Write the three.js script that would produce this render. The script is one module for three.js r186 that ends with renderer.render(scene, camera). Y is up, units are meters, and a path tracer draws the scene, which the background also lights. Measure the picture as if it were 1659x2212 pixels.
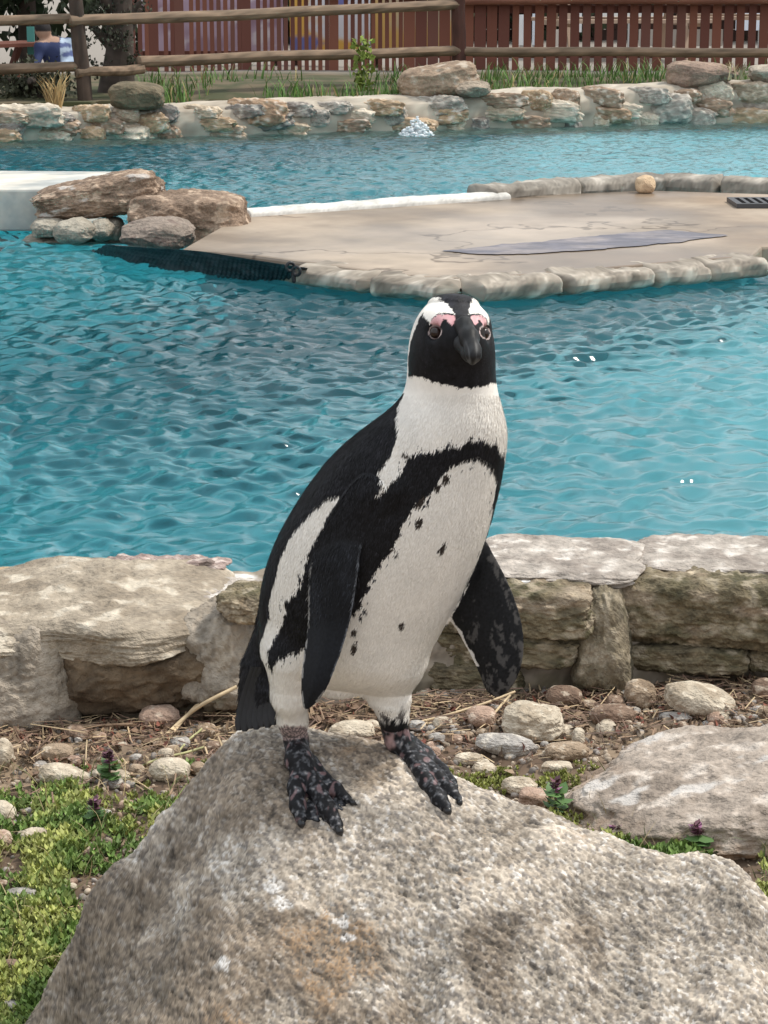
import * as THREE from 'three';
import { mergeGeometries } from 'three/addons/utils/BufferGeometryUtils.js';

// ---------------------------------------------------------------- camera, sky, sun, exposure
const scene = new THREE.Scene();
const PITCH = 13.9 * Math.PI / 180, EYE = 1.25, FPX = 4732;
const camera = new THREE.PerspectiveCamera(26.3, 3 / 4, 0.05, 900);
camera.position.set(0, EYE, 0);
camera.rotation.set(-PITCH, 0, 0);
const SUN = new THREE.Vector3(0.60, 0.95, -0.17).normalize();
const SUN_STRENGTH = 2.4, SKY_GAIN = 0.80, EXPOSURE = 1.22;
{
  const W = 256, H = 128, data = new Float32Array(W * H * 4);
  for (let r = 0; r < H; r++) for (let c = 0; c < W; c++) {
    const up = ((r + 0.5) / H - 0.5) * Math.PI, a = ((c + 0.5) / W - 0.5) * 2 * Math.PI;
    const d = new THREE.Vector3(Math.cos(a) * Math.cos(up), Math.sin(up), Math.sin(a) * Math.cos(up));
    const y = Math.max(0, d.y), s = Math.max(0, d.dot(SUN)), veil = 0.5 * Math.pow(s, 6);
    const k = SKY_GAIN * (0.95 + 0.25 * y + veil), i = (r * W + c) * 4;
    data[i] = k * (0.97 - 0.10 * y); data[i + 1] = k * (0.99 - 0.04 * y); data[i + 2] = k * 1.02; data[i + 3] = 1;
    if (d.y < 0) { data[i] = 0.25 * k; data[i + 1] = 0.25 * k; data[i + 2] = 0.22 * k; }
  }
  const sky = new THREE.DataTexture(data, W, H, THREE.RGBAFormat, THREE.FloatType);
  sky.mapping = THREE.EquirectangularReflectionMapping; sky.magFilter = THREE.LinearFilter; sky.needsUpdate = true;
  scene.background = sky; scene.environment = sky;
}
const sun = new THREE.DirectionalLight(new THREE.Color(1, 0.93, 0.82), SUN_STRENGTH);
sun.name = 'sun'; sun.position.copy(SUN).multiplyScalar(40); sun.target.position.set(0, 0, -6); sun.position.add(sun.target.position);
sun.castShadow = true; sun.shadow.radius = 14; sun.shadow.mapSize.set(2048, 2048);
Object.assign(sun.shadow.camera, { left: -14, right: 14, top: 14, bottom: -22, near: 1, far: 90 });
scene.add(sun, sun.target);

// ---------------------------------------------------------------- random, noise, helpers
function rng(seed) { let a = seed >>> 0; return () => { a = (a + 0x6D2B79F5) >>> 0; let t = a; t = Math.imul(t ^ (t >>> 15), t | 1); t ^= t + Math.imul(t ^ (t >>> 7), t | 61); return ((t ^ (t >>> 14)) >>> 0) / 4294967296; }; }
const PERM = new Uint8Array(512);
{ const r = rng(77), p = [...Array(256).keys()]; for (let i = 255; i > 0; i--) { const j = Math.floor(r() * (i + 1)); [p[i], p[j]] = [p[j], p[i]]; } for (let i = 0; i < 512; i++) PERM[i] = p[i & 255]; }
function grad(h, x, y, z) { const k = h & 15, u = k < 8 ? x : y, v = k < 4 ? y : k === 12 || k === 14 ? x : z; return ((k & 1) ? -u : u) + ((k & 2) ? -v : v); }
function noise(x, y, z) {
  const fx = Math.floor(x), fy = Math.floor(y), fz = Math.floor(z), X = fx & 255, Y = fy & 255, Z = fz & 255;
  x -= fx; y -= fy; z -= fz;
  const u = x * x * x * (x * (x * 6 - 15) + 10), v = y * y * y * (y * (y * 6 - 15) + 10), w = z * z * z * (z * (z * 6 - 15) + 10);
  const A = PERM[X] + Y, AA = PERM[A] + Z, AB = PERM[A + 1] + Z, B = PERM[X + 1] + Y, BA = PERM[B] + Z, BB = PERM[B + 1] + Z;
  const l = (t, a, b) => a + t * (b - a);
  return l(w, l(v, l(u, grad(PERM[AA], x, y, z), grad(PERM[BA], x - 1, y, z)), l(u, grad(PERM[AB], x, y - 1, z), grad(PERM[BB], x - 1, y - 1, z))),
    l(v, l(u, grad(PERM[AA + 1], x, y, z - 1), grad(PERM[BA + 1], x - 1, y, z - 1)), l(u, grad(PERM[AB + 1], x, y - 1, z - 1), grad(PERM[BB + 1], x - 1, y - 1, z - 1))));
}
function fbm(x, y, z, n = 4) { let s = 0, a = 0.5; for (let i = 0; i < n; i++) { s += a * noise(x, y, z); x = x * 2.03 + 11.3; y = y * 2.03 + 5.7; z = z * 2.03 + 3.1; a *= 0.5; } return s; }
function hash1(i) { const s = Math.sin(i * 127.1 + 311.7) * 43758.5453; return s - Math.floor(s); }
function cell(x, y, z) { // distances to the nearest and second nearest feature point, id of the nearest
  const fx = Math.floor(x), fy = Math.floor(y), fz = Math.floor(z); let a = 9, b = 9, id = 0;
  for (let i = -1; i <= 1; i++) for (let j = -1; j <= 1; j++) for (let k = -1; k <= 1; k++) {
    const h = PERM[(PERM[(PERM[(fx + i) & 255] + fy + j) & 255] + fz + k) & 255], px = fx + i + PERM[h] / 255 - x, py = fy + j + PERM[h + 1] / 255 - y, pz = fz + k + PERM[h + 2] / 255 - z, d = px * px + py * py + pz * pz;
    if (d < a) { b = a; a = d; id = h; } else if (d < b) b = d;
  }
  return [Math.sqrt(a), Math.sqrt(b), id];
}
const clamp = (x, a = 0, b = 1) => Math.min(b, Math.max(a, x)), lerp = (a, b, t) => a + (b - a) * t, sstep = (a, b, x) => { const t = clamp((x - a) / (b - a)); return t * t * (3 - 2 * t); };
const mix3 = (a, b, t) => [a[0] + (b[0] - a[0]) * t, a[1] + (b[1] - a[1]) * t, a[2] + (b[2] - a[2]) * t];
const mul3 = (a, k) => [a[0] * k, a[1] * k, a[2] * k];
function pw(list, x) { // piecewise linear [[x, y], ...]
  if (x <= list[0][0]) return list[0][1];
  for (let i = 1; i < list.length; i++) if (x <= list[i][0]) return lerp(list[i - 1][1], list[i][1], (x - list[i - 1][0]) / (list[i][0] - list[i - 1][0]));
  return list[list.length - 1][1];
}
const V = (x, y, z) => new THREE.Vector3(x, y, z);
const CP = Math.cos(PITCH), SP = Math.sin(PITCH);
// photograph coordinates (1659 wide, 2212 high) to the world: a sight line, cut by a height or a distance
function sight(px, py) { const x = (px - 829.5) / FPX, y = (1106 - py) / FPX; return V(x, y * CP - SP, -CP - y * SP); }
const onY = (px, py, Y) => { const d = sight(px, py), k = (Y - EYE) / d.y; return V(d.x * k, Y, d.z * k); };
const onZ = (px, py, Z) => { const d = sight(px, py), k = Z / d.z; return V(d.x * k, EYE + d.y * k, Z); };

const taken = {};
function numbered(name) { const n = taken[name] = (taken[name] ?? -1) + 1; return n ? name + '_' + String(n).padStart(3, '0') : name; }
function tag(o, label, category, group) { if (label) o.userData.label = label; if (category) o.userData.category = category; if (group) o.userData.group = group; return o; }
function thing(name, label, category, at = V(0, 0, 0), group) { const o = new THREE.Group(); o.name = numbered(name); o.position.copy(at); scene.add(o); return tag(o, label, category, group); }
function part(name, geo, mat, parent = scene) {
  const m = new THREE.Mesh(geo, mat); m.name = parent === scene ? numbered(name) : name; m.castShadow = m.receiveShadow = true;
  if (parent === scene) scene.add(m); else parent.add(m);
  return m;
}
function piece(name, geo, mat, parent, k) { const m = part(name, geo, mat, parent); if (k) m.name = name + '_' + String(k).padStart(3, '0'); return m; }
function structure(name, geo, mat) { const m = part(name, geo, mat); m.userData.kind = 'structure'; return m; }
function stuff(m, label) { m.userData.kind = 'stuff'; if (label) m.userData.label = label; m.castShadow = m.receiveShadow = true; return m; }
function geom(pos, idx, col, uv, nor) {
  const g = new THREE.BufferGeometry();
  g.setAttribute('position', new THREE.BufferAttribute(pos instanceof Float32Array ? pos : new Float32Array(pos), 3));
  if (idx) g.setIndex(new THREE.BufferAttribute(idx instanceof Uint32Array ? idx : new Uint32Array(idx), 1));
  if (col) g.setAttribute('color', new THREE.BufferAttribute(col instanceof Float32Array ? col : new Float32Array(col), 3));
  if (uv) g.setAttribute('uv', new THREE.BufferAttribute(uv instanceof Float32Array ? uv : new Float32Array(uv), 2));
  if (nor) g.setAttribute('normal', new THREE.BufferAttribute(nor, 3)); else g.computeVertexNormals();
  return g;
}
function paint(g, f) { // vertex colours from a function of the position
  const p = g.attributes.position, c = new Float32Array(p.count * 3);
  for (let i = 0; i < p.count; i++) { const q = f(p.getX(i), p.getY(i), p.getZ(i)); c[i * 3] = q[0]; c[i * 3 + 1] = q[1]; c[i * 3 + 2] = q[2]; }
  g.setAttribute('color', new THREE.BufferAttribute(c, 3)); return g;
}
function grid(nu, nv, f) { // f(i, j) -> [x, y, z]
  const pos = new Float32Array((nu + 1) * (nv + 1) * 3), idx = new Uint32Array(nu * nv * 6); let k = 0;
  for (let j = 0; j <= nv; j++) for (let i = 0; i <= nu; i++) { const p = f(i, j); pos[k++] = p[0]; pos[k++] = p[1]; pos[k++] = p[2]; }
  k = 0;
  for (let j = 0; j < nv; j++) for (let i = 0; i < nu; i++) { const a = j * (nu + 1) + i, b = a + 1, c = a + nu + 1, d = c + 1; idx[k++] = a; idx[k++] = b; idx[k++] = d; idx[k++] = a; idx[k++] = d; idx[k++] = c; }
  return [pos, idx];
}
function dataTex(n, f, srgb) { // f(u, v) -> [r, g, b] 0..1, repeating
  const d = new Uint8Array(n * n * 4);
  for (let j = 0; j < n; j++) for (let i = 0; i < n; i++) { const q = f(i / n, j / n), k = (j * n + i) * 4; d[k] = clamp(q[0]) * 255; d[k + 1] = clamp(q[1]) * 255; d[k + 2] = clamp(q[2]) * 255; d[k + 3] = 255; }
  const t = new THREE.DataTexture(d, n, n); t.wrapS = t.wrapT = THREE.RepeatWrapping; t.magFilter = THREE.LinearFilter; t.minFilter = THREE.LinearMipmapLinearFilter;
  if (srgb) t.colorSpace = THREE.SRGBColorSpace; t.needsUpdate = true; return t;
}
// repeating value noise for textures
function tileNoise(seed, n) { const r = rng(seed), v = Float32Array.from({ length: n * n }, () => r()); return (u, w) => { u *= n; w *= n; const i = Math.floor(u), j = Math.floor(w), a = u - i, b = w - j, s = a * a * (3 - 2 * a), t = b * b * (3 - 2 * b), I = ((i % n) + n) % n, J = ((j % n) + n) % n, I1 = (I + 1) % n, J1 = (J + 1) % n; return lerp(lerp(v[J * n + I], v[J * n + I1], s), lerp(v[J1 * n + I], v[J1 * n + I1], s), t); }; }
function tileFbm(seed, n0, oct, per = 0.5) { const ns = Array.from({ length: oct }, (_, k) => tileNoise(seed + k * 13, n0 << k)); return (u, v) => { let s = 0, a = 1, t = 0; for (const f of ns) { s += a * f(u, v); t += a; a *= per; } return s / t; }; }
// icosphere with shared vertices
const ICO = {};
function icosphere(n) {
  if (ICO[n]) return ICO[n];
  const t = (1 + Math.sqrt(5)) / 2, raw = [-1, t, 0, 1, t, 0, -1, -t, 0, 1, -t, 0, 0, -1, t, 0, 1, t, 0, -1, -t, 0, 1, -t, t, 0, -1, t, 0, 1, -t, 0, -1, -t, 0, 1], v = [];
  for (let i = 0; i < 36; i += 3) { const l = Math.hypot(raw[i], raw[i + 1], raw[i + 2]); v.push([raw[i] / l, raw[i + 1] / l, raw[i + 2] / l]); }
  let f = [0, 11, 5, 0, 5, 1, 0, 1, 7, 0, 7, 10, 0, 10, 11, 1, 5, 9, 5, 11, 4, 11, 10, 2, 10, 7, 6, 7, 1, 8, 3, 9, 4, 3, 4, 2, 3, 2, 6, 3, 6, 8, 3, 8, 9, 4, 9, 5, 2, 4, 11, 6, 2, 10, 8, 6, 7, 9, 8, 1];
  for (let s = 0; s < n; s++) {
    const m = new Map(), g = [], mid = (a, b) => { const k = a < b ? a * 1e6 + b : b * 1e6 + a; let r = m.get(k); if (r === undefined) { const p = v[a], q = v[b], x = p[0] + q[0], y = p[1] + q[1], z = p[2] + q[2], l = Math.hypot(x, y, z); r = v.push([x / l, y / l, z / l]) - 1; m.set(k, r); } return r; };
    for (let i = 0; i < f.length; i += 3) { const a = f[i], b = f[i + 1], c = f[i + 2], d = mid(a, b), e = mid(b, c), h = mid(c, a); g.push(a, d, h, b, e, d, c, h, e, d, e, h); }
    f = g;
  }
  return ICO[n] = { v, f };
}
// a stone: superellipsoid of half sizes (sx, sy, sz), chipped by planes, roughened by noise
function stoneGeo(seed, o) {
  const { detail = 4, sx = 1, sy = 1, sz = 1, boxy = 2.6, cuts = 8, cut = 0.86, lump = 0.10, rough = 0.02, freq = 1.6, shape } = o, R = rng(seed), { v, f } = icosphere(detail), pos = new Float32Array(v.length * 3), P = [], ox = R() * 60, oy = R() * 60, oz = R() * 60;
  for (let i = 0; i < cuts; i++) { const a = R() * 6.283, z = R() * 2 - 1, q = Math.sqrt(1 - z * z); P.push([Math.cos(a) * q, z, Math.sin(a) * q, cut + R() * 0.22]); }
  const big = Math.max(sx, sy, sz);
  v.forEach((d, i) => {
    let r = Math.pow(Math.abs(d[0]) ** boxy + Math.abs(d[1]) ** boxy + Math.abs(d[2]) ** boxy, -1 / boxy);
    for (const c of P) { const k = d[0] * c[0] + d[1] * c[1] + d[2] * c[2]; if (k > 0.1) { const lim = c[3] * (boxy > 3 ? 1.25 : 1) / k; if (r > lim) r = lerp(r, lim, 0.9); } }
    r *= 1 + lump * 2 * fbm(d[0] * freq + ox, d[1] * freq + oy, d[2] * freq + oz, 4);
    let x = d[0] * r * sx, y = d[1] * r * sy, z = d[2] * r * sz;
    const n = rough * big * (1.6 * fbm(x / big * 7 + ox, y / big * 7 + oy, z / big * 7 + oz, 3) - Math.abs(noise(x / big * 4 + oz, y / big * 9 + ox, z / big * 4)) * 0.9 - 0.5 * Math.abs(noise(x / big * 13 + ox, y / big * 19, z / big * 13)));
    x += d[0] * n; y += d[1] * n; z += d[2] * n;
    if (shape) [x, y, z] = shape(x, y, z);
    pos[i * 3] = x; pos[i * 3 + 1] = y; pos[i * 3 + 2] = z;
  });
  const uv = new Float32Array(v.length * 2); for (let i = 0; i < v.length; i++) { uv[i * 2] = (pos[i * 3] + ox * 0.01) / 0.35; uv[i * 2 + 1] = (pos[i * 3 + 1] - pos[i * 3 + 2]) / 0.35; }
  return geom(pos, f, null, uv);
}
// stone colours: a base, a second tone in patches, dark and pale specks
function stoneTone(seed, base, second, scale = 8, speck = 0.25, third) {
  const o = hash1(seed) * 90;
  return (x, y, z) => {
    const n = fbm(x * scale + o, y * scale + o, z * scale - o, 4), m = fbm(x * scale * 2.7 - o, y * scale * 2.7, z * scale * 2.7 + o, 3), s = noise(x * scale * 22, y * scale * 22 + o, z * scale * 22);
    let c = mix3(base, second, sstep(-0.12, 0.22, n));
    if (third) c = mix3(c, third, sstep(0.10, 0.26, m));
    return mul3(c, clamp(1 + speck * (1.6 * m + s), 0.35, 1.7));
  };
}
const MAT = (o) => new THREE.MeshStandardMaterial({ roughness: 0.95, vertexColors: true, ...o });
const PLAIN = (r, g, b, rough = 0.85, o = {}) => new THREE.MeshStandardMaterial({ color: new THREE.Color().setRGB(r, g, b), roughness: rough, ...o });
const stoneGrain = (() => { const a = tileFbm(71, 10, 6, 0.72), b = tileFbm(75, 60, 3, 0.7), c = tileFbm(77, 22, 4, 0.6); return dataTex(1024, (u, v) => { const k = 0.55 * a(u, v) + 0.3 * b(u, v) + 0.25 * c(u, v) - 0.02; return [k, k, k]; }); })();
const stoneMat = MAT({ roughness: 0.92, bumpMap: stoneGrain, bumpScale: 0.010 }); stoneMat.name = 'stone';

// isosurface (surface nets) of a signed distance field, coarse blocks first
function isoSurface(F, lo, hi, h, slack = 1.5) {
  const N = [0, 1, 2].map((k) => Math.ceil((hi[k] - lo[k]) / h) + 1), B = 8, pos = [], index = new Map(), val = new Map(), quads = [];
  const key = (i, j, k) => (k * N[1] + j) * N[0] + i;
  const at = (i, j, k) => { const q = key(i, j, k); let r = val.get(q); if (r === undefined) { r = F(lo[0] + i * h, lo[1] + j * h, lo[2] + k * h); val.set(q, r); } return r; };
  const vert = (i, j, k) => {
    const q = key(i, j, k); let r = index.get(q); if (r !== undefined) return r;
    const d = [at(i, j, k), at(i + 1, j, k), at(i, j + 1, k), at(i + 1, j + 1, k), at(i, j, k + 1), at(i + 1, j, k + 1), at(i, j + 1, k + 1), at(i + 1, j + 1, k + 1)]; let x = 0, y = 0, z = 0, n = 0;
    for (let a = 0; a < 8; a++) for (let s = 0; s < 3; s++) { const b = a | (1 << s); if (b === a || (d[a] < 0) === (d[b] < 0)) continue; const t = d[a] / (d[a] - d[b]); x += (a & 1) + (s === 0 ? t : 0); y += ((a >> 1) & 1) + (s === 1 ? t : 0); z += ((a >> 2) & 1) + (s === 2 ? t : 0); n++; }
    r = pos.length / 3; pos.push(lo[0] + (i + x / n) * h, lo[1] + (j + y / n) * h, lo[2] + (k + z / n) * h); index.set(q, r); return r;
  };
  for (let K = 0; K < N[2]; K += B) for (let J = 0; J < N[1]; J += B) for (let I = 0; I < N[0]; I += B) {
    if (Math.abs(F(lo[0] + (I + B / 2) * h, lo[1] + (J + B / 2) * h, lo[2] + (K + B / 2) * h)) > B * h * 0.87 * slack) continue;
    for (let k = K; k < K + B && k < N[2]; k++) for (let j = J; j < J + B && j < N[1]; j++) for (let i = I; i < I + B && i < N[0]; i++) {
      const s = at(i, j, k) < 0;
      if (i > 0 && j > 0 && k > 0) {
        if (s !== at(i + 1, j, k) < 0) quads.push([s, i, j, k, 0]);
        if (s !== at(i, j + 1, k) < 0) quads.push([s, i, j, k, 1]);
        if (s !== at(i, j, k + 1) < 0) quads.push([s, i, j, k, 2]);
      }
    }
  }
  const idx = [];
  for (const [s, i, j, k, ax] of quads) {
    const q = ax === 0 ? [vert(i, j - 1, k - 1), vert(i, j, k - 1), vert(i, j, k), vert(i, j - 1, k)] : ax === 1 ? [vert(i - 1, j, k - 1), vert(i - 1, j, k), vert(i, j, k), vert(i, j, k - 1)] : [vert(i - 1, j - 1, k), vert(i, j - 1, k), vert(i, j, k), vert(i - 1, j, k)];
    if (s) idx.push(q[0], q[1], q[2], q[0], q[2], q[3]); else idx.push(q[0], q[2], q[1], q[0], q[3], q[2]);
  }
  return geom(pos, idx);
}
const smin = (a, b, k) => { const h = Math.max(k - Math.abs(a - b), 0) / k; return Math.min(a, b) - h * h * k * 0.25; };
function capsule(p, a, b, ra, rb) { const x = b[0] - a[0], y = b[1] - a[1], z = b[2] - a[2], t = clamp(((p[0] - a[0]) * x + (p[1] - a[1]) * y + (p[2] - a[2]) * z) / (x * x + y * y + z * z)); return Math.hypot(p[0] - a[0] - t * x, p[1] - a[1] - t * y, p[2] - a[2] - t * z) - ra - (rb - ra) * t; }
function poly2(P, x, y) { // signed distance to a polygon (negative inside)
  let d = 1e9, s = 1;
  for (let i = 0, j = P.length - 1; i < P.length; j = i++) {
    const ex = P[j][0] - P[i][0], ey = P[j][1] - P[i][1], wx = x - P[i][0], wy = y - P[i][1], t = clamp((wx * ex + wy * ey) / (ex * ex + ey * ey)), bx = wx - ex * t, by = wy - ey * t;
    d = Math.min(d, bx * bx + by * by);
    const c1 = y >= P[i][1], c2 = y < P[j][1], c3 = ex * wy > ey * wx; if ((c1 && c2 && c3) || (!c1 && !c2 && !c3)) s = -s;
  }
  return s * Math.sqrt(d);
}
const PENGUIN_CELL = 0.0015, FEATHERS = 240000;

// ---------------------------------------------------------------- the setting: ground, pool, water
const WATER = 0.08, SLAB = 0.17, FARY = 0.3;
const wallFront = (x) => -(3.70 + 0.2 * clamp(x, -3, 3)), wallBack = (x) => -(4.02 + 0.2 * clamp(x, -3, 3)), farEdge = (x) => -(16.65 + 0.36 * clamp(x, -9, 9));
function groundY(x, z) {
  const near = 0.035 * fbm(x * 2.2, 3.3, z * 2.2, 3) * (1 - 0.6 * sstep(-3.2, -3.6, z)) + 0.012 * noise(x * 14, 1.2, z * 14) - 0.008;
  if (z > wallBack(x) + 0.12) return near;
  const side = sstep(10.5, 11.5, Math.abs(x));
  const f = farEdge(x) - 0.25;
  if (z > f) return lerp(-2.9, 0.2, side);
  return FARY - 0.83 * sstep(-21, -24.5, z) * sstep(-2.2, -3.2, x) + 0.05 * fbm(x * 0.9, 0.4, z * 0.9, 3) + 0.06 * sstep(0, -1.2, z - f);
}
{
  const xs = [], zs = [];
  for (let x = -3; x <= 3.0001; x += 0.016) xs.push(x);
  for (let s = 0.03, x = 3; x < 400; s *= 1.12) { x += s; xs.push(x); xs.unshift(-x); }
  for (let z = 3; z > -1.8; z -= 0.08) zs.push(z);
  for (let z = -1.8; z > -4.1; z -= 0.014) zs.push(z);
  for (let z = -4.1; z > -24; z -= 0.14) zs.push(z);
  for (let s = 0.2, z = -24; z > -500; s *= 1.15) { zs.push(z); z -= s; }
  const [pos, idx] = grid(xs.length - 1, zs.length - 1, (i, j) => [xs[i], groundY(xs[i], zs[j]), zs[j]]);
  const g = geom(pos, idx);
  paint(g, (x, y, z) => {
    const n = fbm(x * 3, 7.1, z * 3, 3), m = fbm(x * 17, 2.1, z * 17, 3), s = noise(x * 70, 1, z * 70);
    let c = mix3([0.12, 0.08, 0.053], [0.27, 0.20, 0.135], sstep(-0.2, 0.25, n + m * 0.5));
    c = mul3(c, 1 + 0.5 * m + 0.3 * s);
    if (z < -12) { const t = sstep(-19.5, -20.2, z); c = mix3(mix3([0.055, 0.06, 0.025], [0.13, 0.10, 0.06], sstep(-0.1, 0.2, n)), [0.26, 0.23, 0.20], t); }
    return c;
  });
  structure('ground', g, MAT({ roughness: 1 }));
}
{ // painted pool shell: floor and the walls below the water line
  const t = PLAIN(0.055, 0.42, 0.50, 0.7), rows = 60, cols = 120;
  const [pos, idx] = grid(cols, rows + 4, (i, j) => {
    const x = lerp(-11, 11, i / cols), a = wallBack(x) + 0.03, b = farEdge(x) + 0.01;
    if (j === 0) return [x, 0.12, a]; if (j === 1) return [x, -0.25, a - 0.03];
    if (j >= rows + 3) return j === rows + 3 ? [x, -0.25, b - 0.12] : [x, 0.04, b - 0.10];
    const v = (j - 2) / rows; return [x, -0.50 - 1.35 * sstep(1.4, -1.6, x) + 0.06 * noise(x * 0.5, 0, v * 8), lerp(a - 0.12, b - 0.05, v)];
  });
  const g = geom(pos, idx);
  paint(g, (x, y, z) => { const n = fbm(x * 0.55, 5, z * 0.55, 3), w = fbm(x * 3, 1, z * 3, 3); return mul3([0.27, 0.55, 0.61], 1 + 0.25 * n + 0.5 * w); });
  structure('pool_floor', g, MAT({ roughness: 0.8 }));
}
const waveNoise = (() => { // a short-wave height map that repeats every 1.6 m
  const R = rng(9), W = [];
  for (let i = 0; i < 90; i++) { const a = R() * 6.283, k = 5 + Math.floor(44 * R() * R()), kx = Math.round(k * Math.cos(a) * 0.8), ky = Math.round(k * Math.sin(a)); W.push([kx, ky, R() * 6.283, 1 / Math.pow(Math.hypot(kx, ky) + 4, 1.25)]); }
  const n = 1024, h = new Float32Array(n * n); let lo = 1e9, hi = -1e9;
  const C = Float32Array.from({ length: n }, (_, i) => Math.sin(i / n * 2 * Math.PI));
  for (const [kx, ky, p, am] of W) { const ph = Math.round(p / 6.283 * n); for (let j = 0; j < n; j++) { let q = (((ky * j + ph) % n) + n) % n; const st = ((kx % n) + n) % n; for (let i = 0; i < n; i++) { h[j * n + i] += am * C[q]; q += st; if (q >= n) q -= n; } } }
  for (const v of h) { lo = Math.min(lo, v); hi = Math.max(hi, v); }
  const d = new Float32Array(n * n * 4); for (let i = 0; i < n * n; i++) { const v = Math.pow((h[i] - lo) / (hi - lo), 1.25); d[i * 4] = d[i * 4 + 1] = d[i * 4 + 2] = v; d[i * 4 + 3] = 1; }
  const t = new THREE.DataTexture(d, n, n, THREE.RGBAFormat, THREE.FloatType); t.wrapS = t.wrapT = THREE.RepeatWrapping; t.magFilter = THREE.LinearFilter; t.needsUpdate = true; return t;
})();
{ // water surface with real swell, short ripples as relief
  const nu = 600, nv = 760;
  const wave = (x, z) => 0.012 * fbm(x * 1.7, z * 2.6, 0.3, 2) + (0.016 + 0.008 * noise(x * 0.7, z * 0.7, 3)) * noise(x * 8 + 0.6 * noise(x * 2, z * 2, 9), z * 11, 4.1) + (0.0155 + 0.009 * noise(x * 0.9 + 5, z * 0.9, 3)) * noise(x * 16 + 0.7 * noise(x * 5, z * 5, 2), z * 23, 7.7);
  const [pos, idx] = grid(nu, nv, (i, j) => {
    const v = j / nv, z0 = -3.86 * Math.pow(18.6 / 3.86, v), s = (i / nu) * 2 - 1, x = s * (Math.abs(s) < 0.9 ? 0.30 : 0.30 + (Math.abs(s) - 0.9) * 5) * -z0;
    const zc = clamp(z0 + 0, -30, -3), amp = 1 - 0.25 * sstep(-8, -16, zc);
    return [x, WATER + amp * wave(x, zc), zc];
  });
  const uv = new Float32Array(pos.length / 3 * 2); for (let i = 0; i < uv.length / 2; i++) { uv[i * 2] = pos[i * 3] / 1.6; uv[i * 2 + 1] = pos[i * 3 + 2] / 1.25; }
  const m = new THREE.MeshPhysicalMaterial({ color: new THREE.Color(1, 1, 1), roughness: 0.11, transmission: 1, thickness: 1, ior: 1.333, attenuationColor: new THREE.Color().setRGB(0.40, 0.76, 0.79), attenuationDistance: 2.5, bumpMap: waveNoise, bumpScale: 0.024 }); m.name = 'water';
  structure('water', geom(pos, idx, null, uv), m);
}

// ---------------------------------------------------------------- the near pool wall: mortar core and stones
const mortarTone = (x, y, z) => {
  const n = fbm(x * 6, y * 6, z * 6, 4), m = fbm(x * 28, y * 28 + 4, z * 28, 3), w = fbm(x * 9 + 3, 8.2, z * 22, 4);
  let c = mix3([0.25, 0.205, 0.155], [0.36, 0.305, 0.245], sstep(-0.2, 0.25, n));
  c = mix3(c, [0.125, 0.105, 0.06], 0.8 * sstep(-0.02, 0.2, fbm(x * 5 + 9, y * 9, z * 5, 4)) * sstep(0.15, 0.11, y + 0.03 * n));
  if (y > 0.12) c = mix3(c, [0.72, 0.69, 0.66], sstep(0.10, 0.28, w) * 0.9);
  return mul3(c, clamp(1 + 0.8 * m + 0.25 * noise(x * 160, y * 160, z * 160), 0.4, 1.5));
};
const poolWall = thing('stone_wall', 'low stone and mortar pool wall across the picture behind the penguin', 'wall', V(0, 0, -3.75));
{
  const sect = [[0.00, -0.15], [0.00, 0.02], [0.012, 0.09], [0.035, 0.135], [0.09, 0.145], [0.2, 0.146], [0.36, 0.142], [0.40, 0.125], [0.42, -0.3]], L = []; let tot = 0;
  for (let i = 0; i < sect.length; i++) { if (i) tot += Math.hypot(sect[i][0] - sect[i - 1][0], sect[i][1] - sect[i - 1][1]); L.push(tot); }
  const nu = 620, nv = 170, [pos, idx] = grid(nu, nv, (i, j) => {
    const x = lerp(-2.2, 2.2, i / nu), l = j / nv * tot; let k = 1; while (k < L.length - 1 && L[k] < l) k++;
    const t = (l - L[k - 1]) / (L[k] - L[k - 1]), d = lerp(sect[k - 1][0], sect[k][0], t), y = lerp(sect[k - 1][1], sect[k][1], t);
    const z = wallFront(x) + 0.045 - d - (wallBack(x) - wallFront(x) + 0.32) * 0, a = 0.05 * fbm(x * 4, y * 4, z * 4, 4), b = 0.016 * fbm(x * 22, y * 22, z * 22, 3), dip = 0.05 * sstep(0.05, 0.3, noise(x * 5.1, 2, 1)) * sstep(0.05, 0.0, d);
    return [x, y + (d > 0.05 ? a * 0.45 + b : 0), z - 0.03 + (d < 0.06 ? a + b * 1.4 - dip * 0.5 : 0) + 3.75];
  });
  const g = geom(pos, idx); paint(g, (x, y, z) => mortarTone(x, y, z - 3.75)); part('mortar', g, stoneMat, poolWall);
}
// a wall stone whose front is the box [px0, px1] x [py0, py1] in the photograph, at distance z, d deep
let wallStones = 0;
function wallStone(b, z, d, o, tone, parent = poolWall) {
  const a = onZ(b[0], b[1], z), e = onZ(b[2], b[3], z), sx = (e.x - a.x) / 2, sy = (a.y - e.y) / 2, seed = o.seed ?? 500 + wallStones * 7;
  const g = stoneGeo(seed, { detail: 5, sx: sx * 1.06, sy: sy * 1.08, sz: d / 2, boxy: 6, cuts: 7, cut: 0.9, lump: 0.05, rough: 0.03, ...o });
  paint(g, tone ?? stoneTone(seed, [0.36, 0.30, 0.24], [0.24, 0.20, 0.14], 9, 0.45));
  const m = piece('stone', g, stoneMat, parent, wallStones++);
  m.position.set((a.x + e.x) / 2, (a.y + e.y) / 2, z - d / 2 + (o.out ?? 0)).sub(parent.position); m.rotation.set(o.rx ?? 0, o.ry ?? -0.18, o.rz ?? 0); return m;
}
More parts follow.
